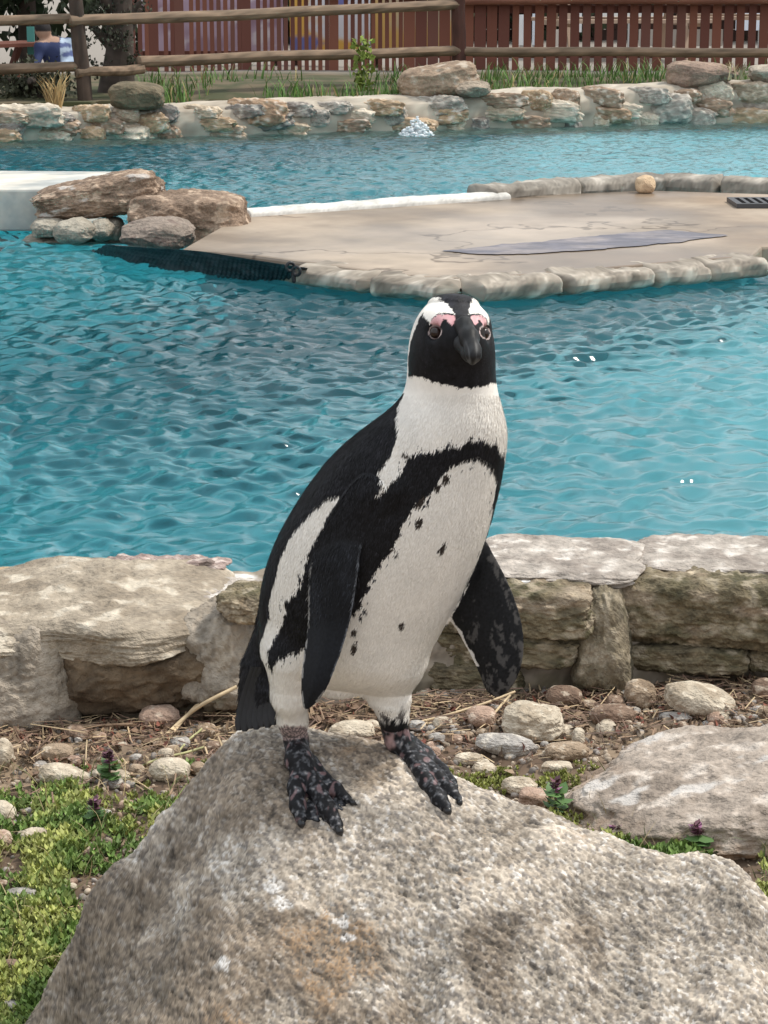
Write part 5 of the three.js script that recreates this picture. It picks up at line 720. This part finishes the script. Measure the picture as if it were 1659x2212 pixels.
// ---------------------------------------------------------------- pebbles, flat boulder, plants, straw
const pebbles = [];
{
  const cream = [[0.52, 0.445, 0.345], [0.40, 0.325, 0.24]], tan = [[0.36, 0.27, 0.19], [0.27, 0.195, 0.13]], grey = [[0.42, 0.39, 0.36], [0.33, 0.30, 0.27]], brown = [[0.25, 0.17, 0.12], [0.18, 0.115, 0.08]], pinkish = [[0.42, 0.29, 0.22], [0.33, 0.22, 0.16]];
  const put = (cx, cy, w, h, col, label, o = {}) => { // centre, width, height in the photograph
    const base = onY(cx, cy + h * 0.36, 0), gy = groundY(base.x, base.z), q = onY(cx, cy + h * 0.36, gy), sc = -q.z / FPX / CP, s = 1200 + Math.round(cx * 3 + cy), rz = (o.tilt ?? 0), hh = h / 2 * sc * 1.06, ww = w / 2 * sc;
    const g = stoneGeo(s, { detail: w > 60 ? 5 : w > 32 ? 4 : 3, sx: ww, sy: hh * 0.98, sz: Math.max(hh, Math.min(ww, hh * 1.5)) * 0.95, boxy: o.boxy ?? 2.3, cuts: o.cuts ?? 4, cut: 0.9, lump: o.lump ?? 0.07, rough: o.rough ?? 0.012 });
    paint(g, stoneTone(s, col[0], col[1], o.scale ?? 22, 0.3, mix3(col[0], [0.6, 0.53, 0.43], 0.4))); const m = part('pebble', g, stoneMat); m.position.set(q.x, gy + hh * 0.80, q.z); pebbles.push([q.x, q.z, ww * 0.8, hh * 0.8]); m.rotation.set(0, (hash1(s) - 0.5) * 0.5, rz); return tag(m, label, o.cat ?? 'pebble', o.group);
  };
  put(1381, 1503, 70, 66, tan, 'upright brown egg shaped stone left of the long cream stone at the wall', { lump: 0.1 });
  put(1510, 1515, 160, 70, cream, 'long smooth cream stone against the wall on the right', { tilt: -0.22 });
  put(1150, 1561, 136, 82, cream, 'largest lumpy cream stone behind the far foot, right of the penguin', { lump: 0.14, cuts: 9 });
  put(1038, 1549, 68, 44, pinkish, 'small rounded brownish stone right of the far foot near the straw');
  put(1093, 1609, 134, 42, grey, 'flat light grey stone in front of the largest lumpy cream stone', { lump: 0.12, tilt: -0.06 });
  put(1218, 1506, 78, 46, brown, 'dull brown stone at the foot of the wall below the flared mortar');
  put(1323, 1546, 104, 46, brown, 'broad brown stone in the litter left of the upright egg shaped stone', { cuts: 9 });
  put(1249, 1595, 30, 44, cream, 'small upright white stone in the gap beside the largest lumpy cream stone');
  put(1309, 1575, 48, 30, cream, 'small cream stone beside the dead red leaves');
  put(1218, 1584, 56, 34, cream, 'cream stone wedged at the right side of the largest lumpy stone');
  put(1223, 1624, 98, 40, tan, 'yellowish brown flat stone left of the flat boulder', { lump: 0.1 });
  put(1203, 1659, 68, 24, cream, 'thin pale slab stone left of the flat boulder above the purple weed', { boxy: 4 });
  put(1045, 1662, 54, 29, cream, 'cream stone just right of the far foot claws, lower of two');
  put(1012, 1640, 66, 26, cream, 'cream stone just right of the far foot, upper of two');
  put(1122, 1698, 78, 36, cream, 'cream stone lying on the back edge of the granite boulder', { lump: 0.1 });
  put(1152, 1726, 64, 40, pinkish, 'orange brown stone left of the purple weed beside the flat boulder', { boxy: 4 });
  put(1458, 1551, 74, 24, grey, 'flat grey stone in front of the long cream stone');
  put(1652, 1489, 60, 44, brown, 'grey brown stone at the right edge against the wall');
  put(1650, 1540, 32, 28, tan, 'small round tan stone at the right edge');
  put(1266, 1523, 50, 22, tan, 'thin tan stone right of the dull brown stone');
  put(1328, 1514, 30, 20, grey, 'tiny pale grey stone left of the upright egg shaped stone');
  put(760, 1582, 104, 46, cream, 'mottled cream stone seen under the penguin belly between its legs', { lump: 0.09 });
  put(803, 1570, 38, 28, cream, 'small cream stone right of the mottled one under the belly');
  put(6, 1630, 50, 66, cream, 'tall cream brown stone cut by the left edge');
  put(140, 1676, 116, 46, cream, 'long smooth cream stone in the green plants at the left', { tilt: -0.24 });
  put(124, 1626, 74, 36, tan, 'dull tan stone above the long smooth cream stone at the left');
  put(344, 1550, 90, 48, pinkish, 'reddish brown stone below the dark recess of the wall', { lump: 0.1 });
  put(368, 1664, 92, 48, cream, 'broad cream stone left of the granite boulder ridge');
  put(428, 1660, 38, 28, tan, 'small tan stone touching the granite boulder ridge');
  put(256, 1678, 54, 28, cream, 'cream stone half sunk in green plants, between two larger cream ones');
  put(296, 1664, 36, 26, tan, 'small tan stone left of the broad cream stone');
  put(140, 1768, 40, 28, tan, 'small tan stone alone in the green plants on the left');
  put(76, 1808, 76, 36, cream, 'mossy cream stone in the plants below the small lone tan one', { lump: 0.12 });
  put(4, 1816, 50, 46, pinkish, 'smooth pinkish brown stone cut by the left edge');
  put(8, 1754, 58, 40, cream, 'pale wedge shaped stone at the left edge above the pinkish one', { tilt: -0.5 });
  put(48, 1932, 84, 28, grey, 'flat grey stone in the plants at the left, lower down');
  put(22, 2176, 60, 30, grey, 'grey stone at the bottom left corner');
  put(32, 2086, 62, 26, brown, 'small brown grey stone near the bottom left corner');
  const R = rng(515);
  for (let k = 0; k < 330; k++) { const left = R() < 0.45, cx = left ? R() * 520 : 900 + R() * 760, cy = left ? 1580 + R() * R() * 420 : 1490 + R() * 160, w = 13 + 38 * R() * R(); const z = onY(cx, cy, 0); if (z.z > pw(ridgeZ, z.x) - 0.02) continue; if (cx > 1230 && cy > 1570) continue; put(cx, cy, w, w * (0.5 + R() * 0.25), [cream, tan, pinkish, grey, brown][k % 5], 'tiny ' + ['cream', 'tan', 'pinkish', 'grey', 'brown'][k % 5] + ' loose pebble ' + (cx > 700 ? 'in the litter right of the penguin' : cy < 1640 ? 'in the litter left of the penguin' : 'among plants left of the granite boulder'), { group: 'tiny ' + ['cream', 'tan', 'pinkish', 'grey', 'brown'][k % 5] + ' pebbles ' + (cx > 700 ? 'right of the penguin' : cy < 1640 ? 'left of the penguin by the wall' : 'among the left plants'), scale: 40 }); }

  // flat boulder on the right
  const flatTone = (() => { const a = stoneTone(951, [0.36, 0.30, 0.25], [0.27, 0.22, 0.18], 7, 0.5, [0.44, 0.385, 0.335]), b = stoneTone(952, [0.30, 0.20, 0.135], [0.22, 0.155, 0.11], 8, 0.45, [0.34, 0.28, 0.23]); return (x, y, z) => { const s = fbm(x * 6, y * 24, z * 6, 4), w = sstep(0.16, 0.26, fbm(x * 8 + 2, 3, z * 12, 4)); return mix3(mix3(a(x, y, z), [0.62, 0.59, 0.56], w * 0.7), b(x, y, z), sstep(-0.01, 0.03, -y + 0.026 + s * 0.06 + 0.15 * (-x - 0.08) * 0.5)); }; })();
  const fp = onY(1500, 1745, 0), g = stoneGeo(955, { detail: 6, sx: 0.235, sy: 0.060, sz: 0.20, boxy: 2.8, cuts: 9, cut: 0.9, lump: 0.10, rough: 0.035, freq: 1.5 }); paint(g, flatTone);
  const m = part('flat_boulder', g, stoneMat); m.position.set(fp.x + 0.045, 0.012, fp.z - 0.02); m.rotation.set(0.04, 0.3, 0.10); tag(m, 'low flat grey boulder with a brown lower side, at the right behind the granite boulder', 'boulder');
}
// plants
const leafBlade = geom([0, 0, 0, -0.42, 0.35, 0.08, 0, 0.38, 0, 0.42, 0.35, 0.08, -0.30, 0.72, 0.02, 0, 0.74, -0.05, 0.30, 0.72, 0.02, 0, 1, -0.14], [0, 2, 1, 0, 3, 2, 1, 2, 5, 1, 5, 4, 2, 3, 6, 2, 6, 5, 4, 5, 7, 5, 6, 7]);
function leafAt(p, yaw, lean, s, col, w = 1) { const g = leafBlade.clone().applyMatrix4(new THREE.Matrix4().compose(p, new THREE.Quaternion().setFromEuler(new THREE.Euler(lean, yaw, 0, 'YXZ')), V(s * w, s, s))); return paint(g, () => col); }
const leafMat = new THREE.MeshPhysicalMaterial({ vertexColors: true, roughness: 0.6, side: THREE.DoubleSide }); 
function deadNettle(px, py, hpx, seed, label, tint = 1, lean = 0) { // purple flower head over green leaves; base pixel and height
  const b = onY(px, py, 0); b.y = groundY(b.x, b.z) - 0.005; const sc = -b.z / FPX, h = hpx * sc * 1.03, R = rng(seed), t = thing('purple_weed', label, 'weed', b), L = [], H = [];
  const top = (u) => V(lean * h * u, h * u, 0);
  const c = new THREE.CatmullRomCurve3([top(0), top(0.5), top(1)]); part('stem', new THREE.TubeGeometry(c, 10, 0.0018, 6), PLAIN(0.16, 0.10, 0.08), t);
  for (let k = 0; k < 16; k++) { const u = 0.25 + 0.5 * (k / 16), f = 0.7 + R() * 0.6; L.push(leafAt(top(u), k * 1.7 + R(), 1.0 + R() * 0.9, 0.016 + R() * 0.012, [0.075 * f, 0.15 * f, 0.04 * f], 1.1)); }
  for (let k = 0; k < 34; k++) { const u = 0.74 + 0.26 * (k / 34), f = 0.6 + R() * 0.7; H.push(leafAt(top(u), k * 2.1 + R(), 0.9 + R() * 1.1, 0.008 + R() * 0.006, R() < 0.16 ? [0.30 * f, 0.12 * f, 0.24 * f] : mul3([0.13, 0.050, 0.070], f * tint), 0.9)); }
  part('leaves', mergeGeometries(L), leafMat, t); part('flower_head', mergeGeometries(H), leafMat, t); return t;
}
deadNettle(1200, 1752, 92, 1, 'purple headed green weed between the granite boulder and the flat boulder');
deadNettle(1545, 1836, 90, 2, 'purple flower on a leaning thin stem in front of the flat boulder', 1.2, -0.55);
deadNettle(1332, 1806, 38, 3, 'low purple flower showing just above the granite boulder edge');
deadNettle(1650, 1800, 100, 4, 'dark leafy purple weed at the right edge', 0.7, 0.1);
deadNettle(238, 1690, 90, 5, 'green weed with a brown head among the plants on the left, upper one', 0.7);
deadNettle(206, 1800, 80, 6, 'weed with a brownish purple head among the plants on the left, lower one', 0.8);
{ // green leafed plant at the wall, left
  const b = onY(45, 1556, 0); b.y = groundY(b.x, b.z); const t = thing('leafy_plant', 'small plant with round green leaves at the foot of the wall on the left', 'plant', b), R = rng(21);
  for (let k = 0; k < 9; k++) { const f = 0.8 + R() * 0.5, g = leafAt(V((R() - 0.5) * 0.03, 0.012 + R() * 0.03, 0.01 + R() * 0.02), R() * 6.28, 0.5 + R() * 0.9, 0.026 + R() * 0.014, [0.065 * f, 0.15 * f, 0.05 * f], 1.15); piece('leaf', g, leafMat, t, k); }
  for (let k = 0; k < 4; k++) { const c = new THREE.CatmullRomCurve3([V(0, 0, 0), V((R() - 0.5) * 0.04, 0.04, 0.01), V((R() - 0.3) * 0.10, 0.06 + R() * 0.03, 0.0)]); piece('stem', new THREE.TubeGeometry(c, 8, 0.0013, 5), PLAIN(0.12, 0.05, 0.06), t, k); }
}
// long dry stems, each its own
[[[350, 1596], [405, 1545], [440, 1520], [512, 1483], 0.0034, 0.10, 'long straw coloured stem leaning against the tail side of the boulder'], [[362, 1598], [392, 1560], [420, 1528], [432, 1521], 0.0026, 0.06, 'shorter straw coloured stem beside the long leaning one'], [[-10, 1592], [40, 1566], [72, 1549], [76, 1548], 0.0022, 0.02, 'bent brown twig end at the left wall foot'], [[70, 1549], [140, 1566], [210, 1567], [288, 1564], 0.0026, 0.02, 'brown twig lying along the left wall foot'], [[905, 1560], [980, 1540], [1050, 1518], [1112, 1494], 0.0024, 0.03, 'thin straw arching under the right flipper tip'], [[1040, 1566], [1068, 1540], [1085, 1520], [1102, 1502], 0.0022, 0.03, 'short pale straw below the right flipper tip'], [[1146, 1500], [1142, 1470], [1138, 1450], [1136, 1440], 0.0016, 0.045, 'upright thin dry twig at the wall right of the flipper tip'], [[1168, 1492], [1158, 1466], [1148, 1450], [1142, 1438], 0.0016, 0.04, 'leaning thin dry twig beside the upright one at the wall'], [[295, 1660], [340, 1640], [400, 1626], [440, 1614], 0.0022, 0.01, 'pale greenish stem lying above the broad cream stone on the left'], [[380, 1630], [410, 1596], [430, 1580], [444, 1566], 0.002, 0.02, 'thin green straw left of the boulder top'], [[185, 1656], [186, 1630], [187, 1610], [188, 1598], 0.0013, 0.03, 'single thin upright straw above the long smooth cream stone'], [[362, 1724], [372, 1705], [378, 1685], [380, 1662], 0.0016, 0.03, 'short reddish stalk in the plants beside the granite boulder']].forEach(([a, b, c, d, r, lift, label], i) => {
  const pts = [a, b, c, d].map(([x, y], k) => { const g0 = onY(x, y + (k / 3) * lift * 900, 0); return onZ(x, y, g0.z); }); for (const p of pts) p.y = Math.max(p.y, groundY(p.x, p.z) + 0.004);
  const g = new THREE.TubeGeometry(new THREE.CatmullRomCurve3(pts), 24, r, 7); paint(g, (x, y, z) => mul3(i === 2 || i === 3 || i === 11 ? [0.27, 0.18, 0.115] : i === 8 || i === 9 ? [0.42, 0.40, 0.2] : [0.56, 0.43, 0.27], 1 + 0.5 * noise(x * 60, y * 60, z * 60))); tag(part('dry_stem', g, MAT({ roughness: 0.8 })), label, 'stem');
});
const strawGeo = (() => { const p = [], n = 6; for (let k = 0; k <= n; k++) { const t = k / n, y = 0.06 * Math.sin(t * 3.14), w = 0.5; p.push(-w, y, t - 0.5, w, y, t - 0.5, 0, y + 0.6, t - 0.5); } const ix = []; for (let k = 0; k < n; k++) { const a = k * 3; ix.push(a, a + 2, a + 5, a, a + 5, a + 3, a + 2, a + 1, a + 4, a + 2, a + 4, a + 5); } return geom(p, ix); })();
{
  const R = rng(33), onRock = (x, z) => z > pw(ridgeZ, x) - 0.01;
  const spot = () => { const x = (R() * 2 - 1) * 0.75, z = wallFront(x) + 0.05 + R() * R() * 0.42; return [x, z]; };
  blades('straw', 1900, () => { const [x, z] = spot(); if (x > 0.30 && z > -3.45 + R() * 0.1) return null; const l = 0.02 + R() * R() * R() * 0.12, f = 0.5 + R() * 0.8, col = R() < 0.33 ? [0.47, 0.35, 0.21] : R() < 0.4 ? [0.29, 0.19, 0.12] : [0.20, 0.12, 0.085]; return { p: V(x, groundY(x, z) + 0.003 + R() * 0.018, z), e: [(R() - 0.5) * 0.45, R() * 6.28, 0], s: V(0.0014 + R() * 0.0014, l * 0.5, l), c: mul3(col, f) }; }, 'dry straw and grass stems littered along the foot of the wall', null, strawGeo.clone().scale(1, 0.05, 1));
  blades('dead_leaves', 3800, () => { const [x, z] = spot(); if (x > 0.30 && z > -3.42) return null; const s = 0.006 + R() * R() * 0.026, f = 0.45 + R() * 0.8, col = R() < 0.12 ? [0.22, 0.075, 0.05] : R() < 0.6 ? [0.22, 0.14, 0.09] : [0.34, 0.235, 0.15]; return { p: V(x, groundY(x, z) + 0.002 + R() * 0.012, z), e: [1.2 + R() * 0.8, R() * 6.28, (R() - 0.5) * 1.2], s: V(s, s, s * 0.9), c: mul3(col, f) }; }, 'brown dead leaves and bark bits along the foot of the wall', null, leafBlade);
  const gritGeo = stoneGeo(4242, { detail: 1, sx: 1, sy: 0.7, sz: 0.9, cuts: 6, lump: 0.2 });
  blades('gravel', 5200, () => { const left = R() < 0.35, x = left ? -0.85 + R() * 0.6 : 0.0 + R() * 0.8, z = left ? -3.55 + R() * 0.75 : -3.75 + R() * 0.85; if (onRock(x, z)) return null; const s = 0.0022 + R() * R() * 0.0065, f = 0.5 + R() * 0.8, col = R() < 0.4 ? [0.42, 0.34, 0.26] : R() < 0.5 ? [0.24, 0.17, 0.12] : [0.34, 0.30, 0.27]; return { p: V(x, groundY(x, z) + s * 0.3, z), e: [R() * 6, R() * 6, R() * 6], s: V(s, s, s), c: mul3(col, f) }; }, 'fine loose grit and gravel on the bare soil', new THREE.MeshStandardMaterial({ roughness: 0.95 }), gritGeo);
  // moss-like ground cover of tiny leaves
  const sprig = (() => { const L = [], r = rng(4); for (let k = 0; k < 7; k++) { const g = leafBlade.clone(); g.applyMatrix4(new THREE.Matrix4().compose(V(0, 0.1 + k * 0.09, 0), new THREE.Quaternion().setFromEuler(new THREE.Euler(0.5 + r() * 0.8, k * 2.4, 0, 'YXZ')), V(0.42, 0.62, 0.55))); L.push(g); } return mergeGeometries(L); })();
  blades('ground_cover', 42000, () => {
    const left = R() < 0.72; let x, z; if (left) { x = -0.80 + R() * 0.66; z = -3.36 + R() * 1.25; } else { x = 0.26 + R() * 0.5; z = -3.2 + R() * 0.75; } if (onRock(x, z) && groundY(x, z) < rockY(x, z) - 0.006) return null;
    let d = 1.5 * fbm(x * 9, 2.2, z * 9, 4) + (left ? 0.14 + 0.04 + 0.20 * sstep(-3.1, -2.5, z) - 0.55 * sstep(-3.12, -3.3, z) : 0.05 + 0.5 * sstep(-2.95, -2.6, z)) ; if (d < R() * 0.35) return null;
    for (const q of pebbles) if (q[2] > 0.012 && Math.hypot((x - q[0]) / q[2], (z - q[1] - 0.004) / Math.max(q[3], q[2] * 0.7)) < 0.95) return null;
    const s = 0.009 + R() * 0.011, f = 0.6 + R() * 0.75, hue = sstep(-0.2, 0.25, noise(x * 9, 5, z * 9) + (R() - 0.5) * 0.4); return { p: V(x, groundY(x, z) - 0.003 + R() * 0.01, z), e: [(R() - 0.5) * 0.9, R() * 6.28, (R() - 0.5) * 0.9], s: V(s, s, s), c: mul3(mix3([0.16, 0.25, 0.06], [0.40, 0.42, 0.13], hue), f) };
  }, 'low yellow green ground cover of tiny leaves around the boulder', new THREE.MeshPhysicalMaterial({ roughness: 0.65, side: THREE.DoubleSide }), sprig);
  blades('grass', 1500, () => { const x = R() < 0.7 ? -0.8 + R() * 0.66 : 0.28 + R() * 0.45, z = -3.3 + R() * 1.1; if (onRock(x, z) && groundY(x, z) < rockY(x, z) - 0.004) return null; const l = 0.025 + R() * 0.05, f = 0.6 + R() * 0.7, dry = R() < 0.5; return { p: V(x, groundY(x, z) - 0.003, z), e: [0.3 + (R() - 0.5) * 1.6, R() * 6.28, (R() - 0.5) * 1.2], s: V(0.0022, l, l), c: dry ? mul3([0.42, 0.33, 0.18], f) : mul3([0.16, 0.24, 0.06], f) }; }, 'thin green and dry grass blades between the small plants beside the boulder');
  blades('moss', 7000, () => { const x = R() < 0.5 ? 0.05 + R() * 0.3 : -0.5 + R() * 0.4, z = -3.36 + R() * 0.5; if (onRock(x, z)) return null; if (fbm(x * 9, 1, z * 9, 3) + 0.0 < R() * 0.25) return null; const s = 0.006 + R() * 0.008, f = 0.6 + R() * 0.7; return { p: V(x, groundY(x, z), z), e: [(R() - 0.5), R() * 6.28, (R() - 0.5)], s: V(s, s, s), c: mul3([0.24, 0.26, 0.06], f) }; }, 'thin yellow green moss between the pebbles', new THREE.MeshPhysicalMaterial({ roughness: 0.7, side: THREE.DoubleSide }), sprig);
}

// ---------------------------------------------------------------- render
const renderer = new THREE.WebGLRenderer({ antialias: true });
renderer.toneMapping = THREE.LinearToneMapping; renderer.toneMappingExposure = EXPOSURE;
renderer.shadowMap.enabled = true; renderer.shadowMap.type = THREE.PCFSoftShadowMap;
renderer.setSize(768, 1024);
document.body.appendChild(renderer.domElement);
renderer.render(scene, camera);
